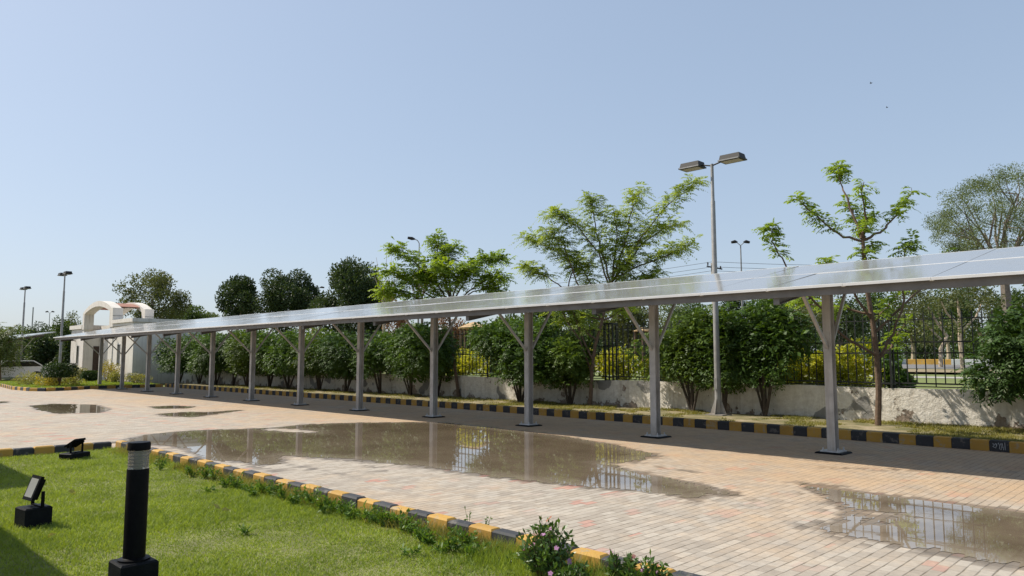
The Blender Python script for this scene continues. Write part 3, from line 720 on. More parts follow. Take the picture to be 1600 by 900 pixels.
# ------------------------------------------------------------------ gatehouse
gh = thing('gatehouse', (-56, 18, 0), 'white gatehouse with open arched canopy on its roof, behind the carport end', 'building')
b = MB()
b.box(-63.2, -60.3, 16.3, 21, 0, 3.75); b.box(-53.58, -49.7, 16.3, 21, 0, 3.72)
b.box(-60.295, -53.585, 17.4, 21, 0, 3.65)
b.box(-60.295, -59.95, 16.25, 17.395, 0, 3.7); b.box(-54.4, -53.585, 16.25, 17.395, 0, 3.7)
b.build('wall', M['white_wall'], gh)
b = MB(); b.box(-63.35, -60.3, 16.18, 21.1, 3.76, 4.05); b.box(-53.57, -49.6, 16.2, 21.1, 3.73, 3.92); b.box(-53.57, -49.52, 16.12, 21.18, 3.925, 4.16); b.box(-60.29, -54.45, 17.45, 17.6, 3.66, 4.0); b.build('parapet', M['white_wall'], gh)
def archframe(y0, y1, nm):
    xo0, xo1, xi0, xi1 = -60.24, -53.6, -59.85, -54.25; zs, zc = 4.85, 5.62; n_ = 20
    outer = [(xo0, 3.70), (xo0, zs)] + [(xo0 + (xo1 - xo0) * i / n_, zs + (zc - zs) * math.sin(math.pi * i / n_) ** .8) for i in range(1, n_)] + [(xo1, zs + .15), (xo1, 3.72)]
    inner = [(xi1, 3.72), (xi1, zs - .05)] + [(xi1 - (xi1 - xi0) * i / n_, zs - .05 + (zc - zs - .32) * math.sin(math.pi * i / n_) ** .85) for i in range(1, n_)] + [(xi0, zs - .05), (xi0, 3.70)]
    b = MB(); m_ = len(outer)
    assert len(inner) == m_
    inn = list(reversed(inner))
    for i in range(m_ - 1):
        q = [outer[i], outer[i + 1], inn[i + 1], inn[i]]
        vs = [(p[0], y, p[1]) for y in (y0, y1) for p in q]
        b.add(vs, [(0, 1, 2, 3), (7, 6, 5, 4), (0, 4, 5, 1), (3, 2, 6, 7)])
    for i in (0, m_ - 1):
        q = [outer[i], inn[i]]; b.add([(p[0], y, p[1]) for y in (y0, y1) for p in q], [(0, 1, 3, 2)])
    return b.build(nm, M['white_wall'], gh), outer, inn
a1, outer, inn = archframe(16.2, 16.84, 'arch'); archframe(18.23, 18.82, 'arch')
b = MB(); mid = [(o_, i_) for o_, i_ in zip(outer[2:-2], inn[2:-2]) if o_[1] > 5.25]
for (oa, ia), (ob_, ib) in zip(mid[:-1], mid[1:]):
    vs = [(p[0], y, p[1]) for y in (16.845, 18.225) for p in ((oa[0], oa[1] - .10), (ob_[0], ob_[1] - .10), (ib[0], ib[1] + .1), (ia[0], ia[1] + .1))]
    b.add(vs, [(0, 4, 5, 1), (3, 2, 6, 7), (0, 1, 2, 3), (7, 6, 5, 4)])
b.build('tiled_vault', M['terracotta'], gh)
b = MB(); b.box(-53.597, -53.585, 16.21, 16.83, 4.45, 4.50); b.box(-53.597, -53.585, 18.24, 18.81, 4.45, 4.50); b.build('groove', M['concrete'], gh)
b = MB(); b.box(-59.948, -59.93, 16.92, 17.34, .1, 2.5); b.build('door', M['darkdoor'], gh)
for xw in (-61.6, -52.6):
    b = MB(); b.box(xw - .02, xw + .5, 16.27, 16.305, 1.2, 2.55); wd = b.build('window', M['steel'], gh)
    b = MB(); b.box(xw + .02, xw + .46, 16.262, 16.268, 1.24, 2.51); b.build('pane', M['darkglass'], wd)
for xw in (-62.0, -52.9):
    b = MB(); b.tube([(xw, 16.3, 2.9), (xw, 16.05, 2.95), (xw, 16.0, 3.0)], .03, 6); b.lathe([(.09, -.1), (.13, -.02), (.13, .1), (.06, .18)], (xw, 16.0, 3.0), 12); b.build('wall_lamp', M['black'], gh, True)

# ------------------------------------------------------------------ unseen porch added left of the frame to cast the lawn shadows
po = thing('shadow_porch', (-20, -2, 0), 'added unseen white porch roof left of the frame, casting shadows on the near lawn', 'porch')
b = MB(); b.box(-40, -4.2, -7, .44, 3.0, 3.25); b.build('shadow_slab', M['white_wall'], po)
b = MB(); b.box(-40, -13.4, .97, 1.45, 2.98, 3.12); 
for x in (-38, -30, -22, -15): b.box(x - .05, x + .05, .3, 1.0, 3.0, 3.1)
b.build('shadow_beam', M['white_wall'], po)  # added beam, placed to throw the separate band of shade on the lawn
for x in (-38, -28, -18, -8):
    b = MB(); b.lathe([(.18, 0), (.18, 3.0)], (x, -5.5, 0), 20); b.build('added_pillar', M['white_wall'], po, True)

# ------------------------------------------------------------------ bollard and floodlights on the lawn
bx, by = -5.43, 1.85
t = thing('bollard_light', (bx, by, .05), 'tall black bollard light on a square black block in the near lawn', 'bollard light')
b = MB(); b.cbox(bx - .12, bx + .12, by - .12, by + .12, .04, .335, .012); b.build('base_block', M['blackblock'], t)
b = MB(); b.lathe([(.10, 0), (.10, .012), (.078, .016), (.07, .02), (.07, .6), (.069, .605)], (bx, by, .335), 40); b.build('post', M['black'], t, True)
b = MB(); b.lathe([(.066, 0), (.066, .125)], (bx, by, .942), 40); ln = b.build('lens', M['lens'], t, True)
b = MB()
for k in range(5): b.lathe([(.03, 0), (.058, .003), (.058, .006), (.03, .010)], (bx, by, .952 + .023 * k), 30)
b.lathe([(.02, 0), (.02, .12)], (bx, by, .943), 12)
b.build('louvre', M['steel2'], ln, True)
b = MB(); b.lathe([(.073, 0), (.073, .04), (.068, .052), (.03, .056)], (bx, by, 1.068), 40); b.build('cap', M['black'], t, True)
def flood(x, y, rz, label, tilt, low=False):
    t = thing('flood_light', (x, y, .05), label, 'floodlight', 'small black ground floodlights')
    c, s_ = math.cos(rz), math.sin(rz)
    T = lambda p: Vector((x + p.x * c - p.y * s_, y + p.x * s_ + p.y * c, p.z))
    b = MB(); h = .16 if low else .25
    if low: b.cbox(-.19, .19, -.12, .12, .04, h, .012, tf=T)
    else: b.cbox(-.12, .12, -.12, .12, .04, h, .012, tf=T)
    b.build('base_block', M['blackblock'], t)
    b = MB()
    for sx in (-.115, .115):
        b.beam(T(Vector((sx, .03, h))), T(Vector((sx, .03, h + .15))), .012, .03)
    b.beam(T(Vector((-.115, .03, h + .006))), T(Vector((.115, .03, h + .006))), .03, .012); b.build('bracket', M['black'], t)
    ca, sa = math.cos(tilt), math.sin(tilt); zc = h + .14 + (.0 if low else .03)
    T2 = lambda p: T(Vector((p.x, p.y * ca + p.z * sa, zc - p.y * sa + p.z * ca)))
    b = MB(); b.box(-.105, .105, -.03, .0, -.12, .12, tf=T2)
    for k in range(5): b.box(-.08 + .04 * k - .004, -.08 + .04 * k + .004, .0, .03, -.10, .10, tf=T2)
    hd = b.build('lamp_head', M['black'], t)
    b = MB(); b.box(-.08, .08, -.034, -.031, -.09, .09, tf=T2); b.build('glass', M['lampglass'], hd)
flood(-8.5, 1.95, R(8), 'black floodlight on a block, tilted up, left of the bollard', R(20))
flood(-13.6, 3.65, R(-60), 'low black floodlight by the striped kerb corner', R(60), True)

# ------------------------------------------------------------------ vegetation
def young_tree(name, label, D, trunk, branches, seed, lm, ll, lw, fl, dens, k=6, bark='bark', r0=.07, group='young trees between kerb and wall'):
    g = np.random.default_rng(seed); base = P(*trunk[0], D)
    base[2] = .13
    t = thing(name, base, label, 'tree', group)
    b = MB(); pts = [base] + [P(u, v, D) for u, v in trunk[1:]]
    b.tube(pts, list(np.linspace(r0, r0 * .55, len(pts))), 10)
    V = []
    for (pl_, leaf0, rad, den) in branches:
        dd = g.uniform(-1.3, 1.3); n_ = len(pl_)
        p3 = [P(u, v, D + dd * (i / (n_ - 1)) ** 1.2) for i, (u, v) in enumerate(pl_)]
        # refine with wiggle
        q = []
        for a_, c_ in zip(p3[:-1], p3[1:]):
            for s_ in (0, .33, .66): q.append(a_ + (c_ - a_) * s_ + g.normal(size=3) * .02)
        q.append(p3[-1]); b.tube(q, list(np.linspace(r0 * .48, .008, len(q))), 6)
        q = np.array(q); m_ = len(q)
        idx = g.uniform(leaf0 * (m_ - 1), m_ - 1, int(dens * den)); i0 = np.clip(idx.astype(int), 0, m_ - 2); f = (idx - i0)[:, None]
        O = q[i0] * (1 - f) + q[i0 + 1] * f
        # side twigs carry the fronds
        tw = rdir(g, len(O)); tw[:, 2] = np.abs(tw[:, 2]) * .6 - .1; O2 = O + unit(tw) * rad * g.uniform(.0, 1, (len(O), 1))
        d = rdir(g, len(O)); d[:, 2] = d[:, 2] * .45 + .15; d = unit(d + unit(tw) * .6)
        V.append(fronds(g, O2, d, fl * g.uniform(.6, 1.2, len(O)), k, ll, lw, .4))
        for j in range(0, len(O), 9):
            b.tube([O[j], (O[j] + O2[j]) / 2 + g.normal(size=3) * .01, O2[j]], [.008, .006, .004], 4, caps=False)
    b.build('trunk', M[bark], t, True)
    quads('crown', np.concatenate(V), M[lm], t)
    return t
young_tree('young_tree', 'slender young tree with few tufted branches, right of the tall lamp', 17.2,
    [(1372, 667), (1373, 610), (1370, 560), (1366, 520), (1358, 470), (1350, 430), (1350, 400), (1348, 372)],
    [([(1348, 377), (1318, 370), (1290, 350), (1262, 325), (1242, 305)], .35, .14, 1.2),
     ([(1348, 374), (1335, 340), (1318, 300), (1312, 275), (1310, 260)], .68, .14, .9),
     ([(1348, 374), (1335, 340), (1322, 315)], .3, .16, .7),
     ([(1350, 374), (1354, 350), (1360, 338)], .2, .22, .9),
     ([(1350, 374), (1352, 345), (1346, 310), (1350, 284)], .1, .10, .8),
     ([(1350, 374), (1375, 362), (1393, 345), (1410, 322), (1425, 300)], .55, .14, .9),
     ([(1350, 400), (1360, 385), (1363, 378)], .2, .12, .4), ([(1350, 410), (1347, 392)], .1, .1, .3),
     ([(1371, 556), (1325, 530), (1290, 490), (1250, 450), (1222, 405), (1208, 378), (1200, 352)], .72, .12, 1.0),
     ([(1366, 505), (1330, 450), (1300, 420), (1290, 404)], .85, .12, .3),
     ([(1372, 558), (1395, 520), (1412, 470), (1408, 420), (1412, 395), (1425, 376)], .78, .12, .7),
     ([(1366, 520), (1400, 490), (1440, 450), (1468, 412), (1478, 398)], .88, .12, .35),
     ([(1366, 500), (1385, 480), (1400, 462)], .2, .2, .6),
     ([(1360, 490), (1320, 480), (1280, 478), (1240, 468)], .35, .25, 1.0),
     ([(1372, 560), (1392, 545), (1405, 520), (1418, 500)], .3, .2, .6)], 5, 'young', .14, .045, .27, 62, 6)
young_tree('young_tree', 'wide feathery young tree leaning right towards the tall lamp', 23.9,
    [(922, 636), (924, 600), (925, 575), (930, 540), (940, 505), (948, 470), (955, 442)],
    [([(955, 442), (968, 420), (985, 395), (1010, 360), (1030, 335), (1050, 315), (1075, 295), (1090, 282)], .25, .35, 1.7),
     ([(955, 442), (942, 400), (932, 365), (925, 325), (922, 308)], .15, .35, 1.3),
     ([(924, 580), (905, 530), (880, 490), (890, 440), (900, 415), (870, 393), (840, 380), (822, 374)], .5, .35, 1.5),
     ([(924, 560), (900, 500), (880, 450), (855, 434), (830, 422), (818, 416)], .6, .28, 1.0),
     ([(958, 436), (1000, 415), (1035, 402), (1055, 394), (1080, 380)], .3, .35, 1.1),
     ([(955, 436), (975, 385), (985, 345), (990, 315), (1003, 295)], .2, .35, 1.3),
     ([(950, 445), (935, 395), (905, 355), (875, 338), (862, 336)], .2, .4, 1.5),
     ([(958, 440), (1000, 385), (1035, 358), (1062, 350)], .2, .4, 1.3),
     ([(955, 440), (962, 395), (965, 355), (958, 325)], .15, .4, 1.4),
     ([(940, 500), (900, 440), (880, 380), (852, 358)], .5, .4, 1.2),
     ([(948, 470), (990, 450), (1010, 435), (1030, 425)], .4, .3, .8),
     ([(935, 470), (915, 430), (900, 400)], .3, .45, 1.2),
     ([(948, 460), (970, 430), (985, 410)], .3, .4, 1.2),
     ([(940, 500), (900, 490), (870, 485)], .2, .45, 1.0), ([(930, 530), (900, 500), (880, 500)], .2, .4, .8), ([(945, 500), (970, 485), (990, 480)], .3, .4, .7)], 6, 'youngfine', .12, .040, .36, 175, 7, 'bark')
young_tree('young_tree', 'bushy bright green young tree standing above the middle of the carport roof', 29.1,
    [(717, 622), (713, 590), (707, 550), (704, 520), (702, 490), (704, 470)],
    [([(704, 475), (680, 440), (655, 415), (630, 395), (610, 387)], .3, .4, 1.5),
     ([(704, 470), (690, 420), (685, 390), (680, 372)], .35, .35, 1.1), ([(704, 470), (700, 420), (700, 395), (712, 385)], .3, .35, 1.0),
     ([(706, 475), (725, 440), (745, 412), (770, 402), (785, 408)], .35, .4, 1.5),
     ([(708, 478), (745, 445), (775, 432), (783, 436)], .4, .35, 1.0),
     ([(708, 480), (740, 455), (765, 452), (780, 455)], .5, .3, .7),
     ([(700, 480), (650, 450), (615, 425), (598, 425)], .3, .4, 1.1),
     ([(700, 490), (650, 465), (610, 455), (598, 462)], .2, .45, 1.6),
     ([(700, 480), (670, 440), (650, 430)], .2, .5, 1.6), ([(704, 470), (720, 430), (735, 420)], .2, .5, 1.4), ([(704, 465), (695, 430), (680, 415)], .2, .5, 1.3)], 7, 'young', .16, .06, .40, 150, 6)

def bush(x, y, rx, rz, zc, label, seed, lm='hedge', nf=1100, ll=.12, lw=.045, zb=.13, fl=.26, stems=5, ymin=None):
    g = np.random.default_rng(seed); t = thing('hedge_tree', (x, y, zb), label, 'small tree', 'rounded shrubby trees along the low wall')
    zc = zc - .1; rz = rz * 1.12; rx = rx * (1.18 if x > -20 else 1.3); rz = rz * (1. if x > -20 else 1.06); nf = int(nf * 2.3); lobes = mklobes(g, (x, y, zc), (rx, min(rx, 1.2), rz * 1.12), 12, .55, .9)
    O, d = lobepts(g, lobes, nf, .55); O[:, 1] = np.minimum(O[:, 1], 19.2) if y < 19.3 else O[:, 1]
    d2 = unit(d * .8 + rdir(g, nf) * .6 + np.array([0, 0, .15]))
    q = fronds(g, O, d2, fl * g.uniform(.6, 1.2, nf), 5, ll, lw, .45)
    O, d = lobepts(g, lobes, nf, .1); O[:, 1] = np.minimum(O[:, 1], 19.15); q2 = leaves(g, O, ll * 1.6, lw * 2.4, d, .3)
    q = np.concatenate([q, q2])
    if ymin: q = q[q[:, :, 1].min(1) > ymin]
    q = q[q[:, 0, 2] > .80 + .12 * np.sin(q[:, 0, 0] * 5.1)]
    quads('crown', q, M[('hedge', 'hedge2', 'hedge', 'hedge3')[seed % 4] if lm == 'hedge' else lm], t)
    b = MB()
    for i in range(stems):
        a = g.uniform(0, 6.28); e = np.array([x + math.cos(a) * rx * .5, y + math.sin(a) * (.12 if ymin else .45), zc - rz * .1])
        s_ = np.array([x + math.cos(a) * .05, y + math.sin(a) * .05, zb])
        b.tube([s_, s_ + (e - s_) * .45 + np.array([0, 0, .12]), e], [.035, .028, .012], 6)
    b.tube([(x, y, zb), (x, y, zc - rz * .4)], [.06, .045], 8)
    b.build('trunk', M['barkdark'], t, True)
    return t
bush(-11.4, 18.95, 1.35, 1.08, 2.05, 'dark leafy shrub tree left of the tall lamp foot', 11, ymin=18.5)
bush(-9.2, 18.95, 1.05, 1.0, 1.98, 'dark leafy shrub tree immediately right of the tall lamp', 12, nf=800, ymin=18.5)
bush(-2.9, 18.6, .9, .8, 1.75, 'broad drooping shrub tree at the right edge beside the fence', 13, fl=.32, ll=.14)
bush(-18.0, 18.6, 1.75, 1.0, 2.0, 'wide dark shrub tree behind the third and fourth carport posts', 14, nf=1400)
bush(-15.9, 18.8, .75, .7, 1.65, 'low dark shrub tree just left of the leaning feathery tree', 15, nf=600)
bush(-24.2, 18.6, 1.6, 1.0, 1.98, 'glossy shrub tree left of the bushy bright young tree', 16, nf=1400)
bush(-29.0, 18.6, 1.8, 1.05, 2.0, 'rounded shrub tree behind the fifth carport post from the right', 17, nf=1300)
bush(-34.0, 18.5, 1.9, 1.05, 2.0, 'rounded shrub tree behind the sixth carport post from the right', 18, nf=1200)
bush(-38.3, 18.4, 1.6, 1.0, 1.98, 'rounded shrub tree behind the seventh carport post from the right', 19, nf=1000)
bush(-42.0, 18.3, 1.6, 1.05, 2.0, 'rounded shrub tree second from the gatehouse', 20, nf=1000)
bush(-46.5, 18.0, 1.9, 1.05, 2.05, 'bright green shrub tree standing against the gatehouse side', 21, nf=1100)
bush(-26.6, 18.8, 1.0, .8, 1.8, 'small shrub tree wedged in the hedge row left of the bright young tree', 22, nf=600)

bush(-31.4, 18.7, 1.3, 1.0, 2.0, 'shrub tree filling the hedge between fifth and sixth posts', 23, nf=800)
bush(-36.2, 18.6, 1.4, 1.05, 2.05, 'shrub tree filling the hedge between sixth and seventh posts', 24, nf=800)
bush(-40.2, 18.5, 1.4, 1.0, 1.95, 'shrub tree filling the hedge between seventh and eighth posts', 25, nf=700)
bush(-44.3, 18.3, 1.5, 1.0, 2.0, 'shrub tree filling the hedge near the gatehouse', 26, nf=700)
bush(-22.9, 18.9, .8, .75, 1.85, 'small shrub tree just left of the bright young tree trunk', 27, nf=500)
bush(-10.4, 18.95, 1.1, 1.05, 2.05, 'shrub tree directly behind the tall lamp pole', 28, nf=900, ymin=18.5)
for i, x in enumerate(np.arange(-49.0, -25.5, 2.3)):
    g = np.random.default_rng(900 + i); x = float(x) + g.uniform(-.3, .3); h = g.uniform(1.7, 2.25)
    t = thing('dark_shrub', (x, 20.5, .78), 'dark shrub filling the hedge behind the fence, %s counted from the gatehouse' % ORD[i], 'shrub', 'dark shrubs behind the far fence')
    O, dd = lobepts(g, mklobes(g, (x, 20.5, .78 + h * .5), (1.4, .7, h * .58), 9, .55), 2600, .4); O[:, 2] = np.maximum(O[:, 2], .82)
    quads('foliage', leaves(g, O, .16, .07, dd, .6), M['dark' if i % 3 else 'mid'], t)
    b = MB()
    for k in range(4): b.tube([(x + .05 * k - .1, 20.5, .78), (x + .35 * k - .5, 20.5, .78 + h * .7)], [.03, .012], 5)
    b.build('stems', M['barkdark'], t, True)
# golden hedge shrubs behind the fence
gold = [(1235, 20.3, .75, 1.0, 'golden shrub behind the fence, left of the rightmost carport post'), (1330, 20.3, .8, 1.15, 'bright golden shrub behind the fence between rightmost post and young tree'),
        (1285, 20.4, .6, .95, 'golden shrub directly behind the rightmost carport post'),
        (1400, 20.3, .42, .8, 'small dark green shrub behind the fence right of the slender young tree'), (905, 20.4, .95, .95, 'golden shrub behind the fence at the feathery tree trunk'), (975, 20.4, 1.05, 1.1, 'golden shrub behind the fence left of the second carport post'),
        (725, 20.5, 1.1, .85, 'golden shrub behind the fence at the bright young tree trunk'), (775, 20.5, 1.1, .8, 'golden shrub behind the fence left of the wide dark shrub tree'), (855, 20.5, 1.0, 1.0, 'golden shrub half hidden behind the wide dark shrub tree'),
        (1185, 20.4, .7, .75, 'dim green shrub behind the fence right of the tall lamp'), (1040, 20.4, .9, .9, 'golden shrub half hidden left of the tall lamp')]
for i, (u, y, rx, h, lab) in enumerate(gold):
    g = np.random.default_rng(40 + i); d, fw = ray(u, 560); p = np.array([0, 0, CH]) + d * (y / d[1]); x = p[0]; z0 = .78
    t = thing('golden_shrub', (x, y, z0), lab, 'shrub', 'shrubs behind the iron fence')
    lobes = mklobes(g, (x, y, z0 + h * .62), (rx, .6, h * .75), 8, .5)
    O, dd = lobepts(g, lobes, 1700, .55); O[:, 2] = np.maximum(O[:, 2], z0 + .05)
    q = leaves(g, O, .125, .075, dd, .8); quads('foliage', q, M['hedge' if 'green' in lab else 'golden'], t)
    b = MB()
    for k in range(5): b.tube([(x + .05 * k - .1, y, z0), (x + .25 * k - .5, y, z0 + h * .8)], [.02, .008], 5)
    b.build('stems', M['bark'], t, True)

def bgtree(u, vt, D, wpx, vb, label, seed, lm, n=5000, leaf=.22, nl=14, sub=.42, rmin=.45, bark='barkgrey', group='background trees', name='broad_tree', limbs=6, cutz=None, asp=.55, tp=.35):
    g = np.random.default_rng(seed); top = P(u, vt, D); bot = P(u, vb, D); x, y = top[0], top[1]
    zb = gz(y) if y > 19.5 else 0.; rx = wpx / 2 / F * D; H = top[2] - bot[2]; zc = bot[2] + H * .5
    t = thing(name, (x, y, zb), label, 'tree', group)
    lobes = [(np.array([x, y, zc]), np.array([rx, rx, H / 2]) * .55)]
    for i in range(nl):
        d = rdir(g, 1)[0]; f = g.uniform(.5, .8); s_ = sub * g.uniform(.55, 1.15)
        c = np.array([x, y, zc]) + d * np.array([rx, rx, H / 2]) * f * (1 - .0)
        c[2] = min(c[2], zc + H / 2 - H / 2 * s_ * .8)
        k = 1 - tp * max(0, (c[2] - zc) / (H / 2)); c[:2] = np.array([x, y]) + (c[:2] - np.array([x, y])) * k
        lobes.append((c, np.array([rx, rx, H / 2]) * s_))
    O, d = lobepts(g, lobes, n, rmin); quads('crown', leaves(g, O, leaf, leaf * asp, d, .7), M[lm], t)
    b = MB(); fork = np.array([x, y, bot[2] + H * .12]); b.tube([(x, y, zb), fork * .5 + np.array([x + .1, y, zb]) * .5, fork], [rx * .06 + .05, rx * .05 + .04, rx * .04 + .03], 8)
    mains = []; rt = min(rx, 2.2)
    for i in range(max(3, limbs // 4)):
        a_ = 6.283 * i / max(3, limbs // 4) + g.uniform(-.4, .4); e = np.array([x + math.cos(a_) * rx * .35, y + math.sin(a_) * rx * .35, zc + H * g.uniform(-.1, .12)])
        m_ = fork + (e - fork) * .5 + g.normal(size=3) * rx * .04; b.tube([fork, m_, e], [rt * .03 + .03, rt * .022 + .02, rt * .015 + .015], 6); mains.append(e)
    for i in range(limbs):
        c = lobes[1 + i % nl][0] + g.normal(size=3) * rx * .08; e = min(mains, key=lambda q: np.linalg.norm(q - c)); s_ = fork + (e - fork) * g.uniform(.5, 1)
        m_ = (s_ + c) / 2 + g.normal(size=3) * rx * .05; b.tube([s_, m_, c], [rt * .014 + .008, rt * .01 + .006, .008], 5)
    b.build('trunk', M[bark], t, True); return t
bgtree(374, 431, 75, 80, 515, 'leftmost and smallest of three dark round trees above the carport roof', 60, 'dark', 11000, .26, 26, .36, .45, tp=.45)
bgtree(450, 414, 75, 102, 525, 'middle of three dark round trees above the carport roof', 61, 'dark', 19000, .26, 30, .31, .45, tp=.5)
bgtree(553, 398, 70, 138, 540, 'largest and rightmost of three dark round trees above the carport roof', 62, 'dark', 27000, .26, 34, .31, .45, tp=.5)
bgtree(240, 412, 70, 138, 525, 'airy tree rising behind the gatehouse arches', 63, 'olive', 11000, .22, 60, .2, .2, limbs=20, tp=.4)
bgtree(295, 476, 80, 70, 520, 'low green tree between the gatehouse and the smallest dark tree', 64, 'mid', 4000, .28)
bgtree(325, 487, 95, 50, 520, 'low hazy tree left of the smallest dark round tree', 65, 'pale', 2000, .3)
bgtree(1556, 226, 45, 250, 450, 'large airy pale tree at the upper right corner', 66, 'pale', 36000, .12, 170, .12, .1, limbs=50, bark='barkgrey', asp=.4, tp=.3)
bgtree(492, 452, 85, 38, 520, 'pinkish tree between the middle and largest dark trees', 67, 'pinkish', 900, .22, 14, .3, .2)
bgtree(615, 455, 62, 60, 560, 'reddish brown tree behind the bushy bright young tree', 68, 'reddish', 2600, .2, 14, .35, .2)
bgtree(660, 415, 55, 60, 470, 'thin reddish twiggy tree behind the bright young tree crown', 69, 'reddish', 500, .16, 16, .3, .1, limbs=14)
bgtree(700, 480, 60, 60, 560, 'reddish tree seen under the roof behind the bright young tree trunk', 70, 'reddish', 2200, .2, 14, .35, .2)
# left treeline
for i, (u, v, D, w_, lm, lab) in enumerate([(-25, 505, 85, 90, 'mid', 'leftmost tree of the treeline at the picture edge'), (35, 508, 80, 70, 'mid', 'mid green tree behind the far left carport'), (60, 496, 95, 60, 'dark', 'dark rounded tree in the left treeline'), (92, 488, 82, 60, 'mid', 'leafy tree directly behind the second street lamp'), (118, 481, 90, 50, 'olive', 'taller olive tree touching the gatehouse left side'), (10, 520, 90, 50, 'dark', 'dark low tree behind the farthest street lamp'), (75, 520, 72, 60, 'dark', 'dark shady tree between far carport and second lamp'), (110, 520, 70, 50, 'dark', 'dark shady tree left of the gatehouse wall')]):
    bgtree(u, v, D, w_, 585, lab, 80 + i, lm, 5500, .26, 14, .42)
# wood beyond the fence on the right
wood = [(790, 500, 60, 60, 'mid'), (850, 478, 55, 80, 'mid'), (915, 470, 60, 80, 'mid'), (980, 468, 52, 90, 'olive'), (1045, 466, 66, 80, 'pale'), (1075, 478, 60, 70, 'mid'), (1150, 462, 75, 70, 'dark'), (1200, 458, 62, 80, 'pale'), (1255, 450, 66, 85, 'olive'), (1310, 462, 58, 70, 'dark'), (1365, 458, 66, 80, 'mid'), (1420, 440, 70, 90, 'olive'), (1475, 452, 60, 80, 'mid'), (1530, 440, 66, 100, 'olive'), (1590, 450, 58, 80, 'mid'), (1650, 440, 62, 90, 'mid'), (735, 520, 70, 50, 'mid')]
wn_ = ['green', 'bushy', 'leafy', 'straggly', 'pale', 'mid green', 'dark', 'yellowish pale', 'olive', 'deep green', 'spreading', 'tall olive', 'limby', 'broad olive', 'edge', 'outermost', 'small']
for i, (u, v, D, w_, lm) in enumerate(wood):
    lab = '%s tree in the wood beyond the fence, %s counted from the left' % (wn_[i], ORD[i + 1] if i < 16 else ORD[0])
    bgtree(u, v - 16, D, w_ * 1.1, 552, lab, 100 + i, lm, 4600, .24, 16, .36, .3, limbs=9, bark='barkpale' if i > 9 else 'barkgrey', group='wood beyond the fence')
wood2 = [(u, 520 - 8 * (k % 3), 75 + 4 * (k % 4), 75) for k, u in enumerate(range(640, 1700, 62))]
for i, (u, v, D, w_) in enumerate(wood2):
    bgtree(u, v, D, w_, 562, 'low dark undergrowth tree at the back of the wood, %s from the left' % ORD[i], 140 + i, 'dark' if i % 2 else 'mid', 2200, .34, 10, .45, .4, group='back row of the wood', limbs=3)
# distant hazy belt: nobody could count it
g = np.random.default_rng(200); V = []
for u in np.arange(-900, 2500, 26):
    D = g.uniform(150, 190); p = P(u, g.uniform(500, 525), D); r_ = g.uniform(3, 6)
    O, d = lobepts(g, [((p[0], p[1], p[2] * .45), (r_, r_, p[2] * .55))], 420, .6); V.append(leaves(g, O, .8, .6, d, .6))
tag(quads('distant_woodland', np.concatenate(V), M['mid']), 'hazy band of distant woodland along the horizon', 'woodland', kind='stuff')

# bare limbs of pale trees beyond the fence
def limby(u, vb, D, segs, label, seed):
    p = P(u, vb, D); y = p[1]; t = thing('pale_tree', (p[0], y, gz(y)), label, 'tree', 'pale-barked trees beyond the fence')
    b = MB()
    for s_ in segs:
        pts = [P(a, c, D) for a, c in s_]; pts[0] = np.array([p[0], y, gz(y)]) if s_ is segs[0] else pts[0]
        b.tube(pts, list(np.linspace(.12, .05, len(pts))) if s_ is segs[0] else list(np.linspace(.07, .03, len(pts))), 7)
    b.build('trunk', M['barkpale'], t, True)
    g = np.random.default_rng(seed); lob = []
    for s_ in segs:
        e = P(*s_[-1], D); lob.append((e, (1.0, 1.0, .6))); lob.append((e + g.normal(size=3) * .8, (.7, .7, .4)))
    O, d = lobepts(g, lob, 1500, .2); quads('crown', leaves(g, O, .17, .08, d, .5), M['olive'], t)
limby(1505, 575, 38, [[(1508, 570), (1500, 530), (1499, 490), (1495, 465)], [(1499, 510), (1480, 490), (1470, 470)], [(1500, 520), (1525, 495), (1535, 470)]], 'pale-barked forked tree beyond the fence near the right bush', 301)
limby(1470, 570, 42, [[(1472, 568), (1470, 545), (1480, 525), (1465, 505), (1450, 480)], [(1470, 530), (1440, 500), (1425, 492)]], 'pale leaning tree beyond the fence, right of the slender young tree', 302)
limby(1225, 575, 38, [[(1222, 560), (1235, 530), (1242, 500), (1238, 480)], [(1235, 530), (1260, 510), (1275, 495)]], 'pale tree beyond the fence, left of the rightmost carport post', 303)

# bare twiggy tree
g = np.random.default_rng(310); p = P(598, 560, 60); t = thing('bare_tree', (p[0], p[1], gz(p[1])), 'leafless twiggy tree right of the largest dark round tree', 'tree')
b = MB(); b.tube([(p[0], p[1], gz(p[1])), P(600, 480, 60)], [.12, .07], 6)
for e in ((588, 402), (594, 420), (604, 392), (612, 400), (620, 415), (630, 412), (600, 430), (585, 430)):
    m_ = P((600 + e[0]) / 2 + g.uniform(-3, 3), (485 + e[1]) / 2, 60); b.tube([P(600, 482, 60), m_, P(*e, 60)], [.05, .03, .012], 5)
b.build('trunk', M['barkpale'], t, True)

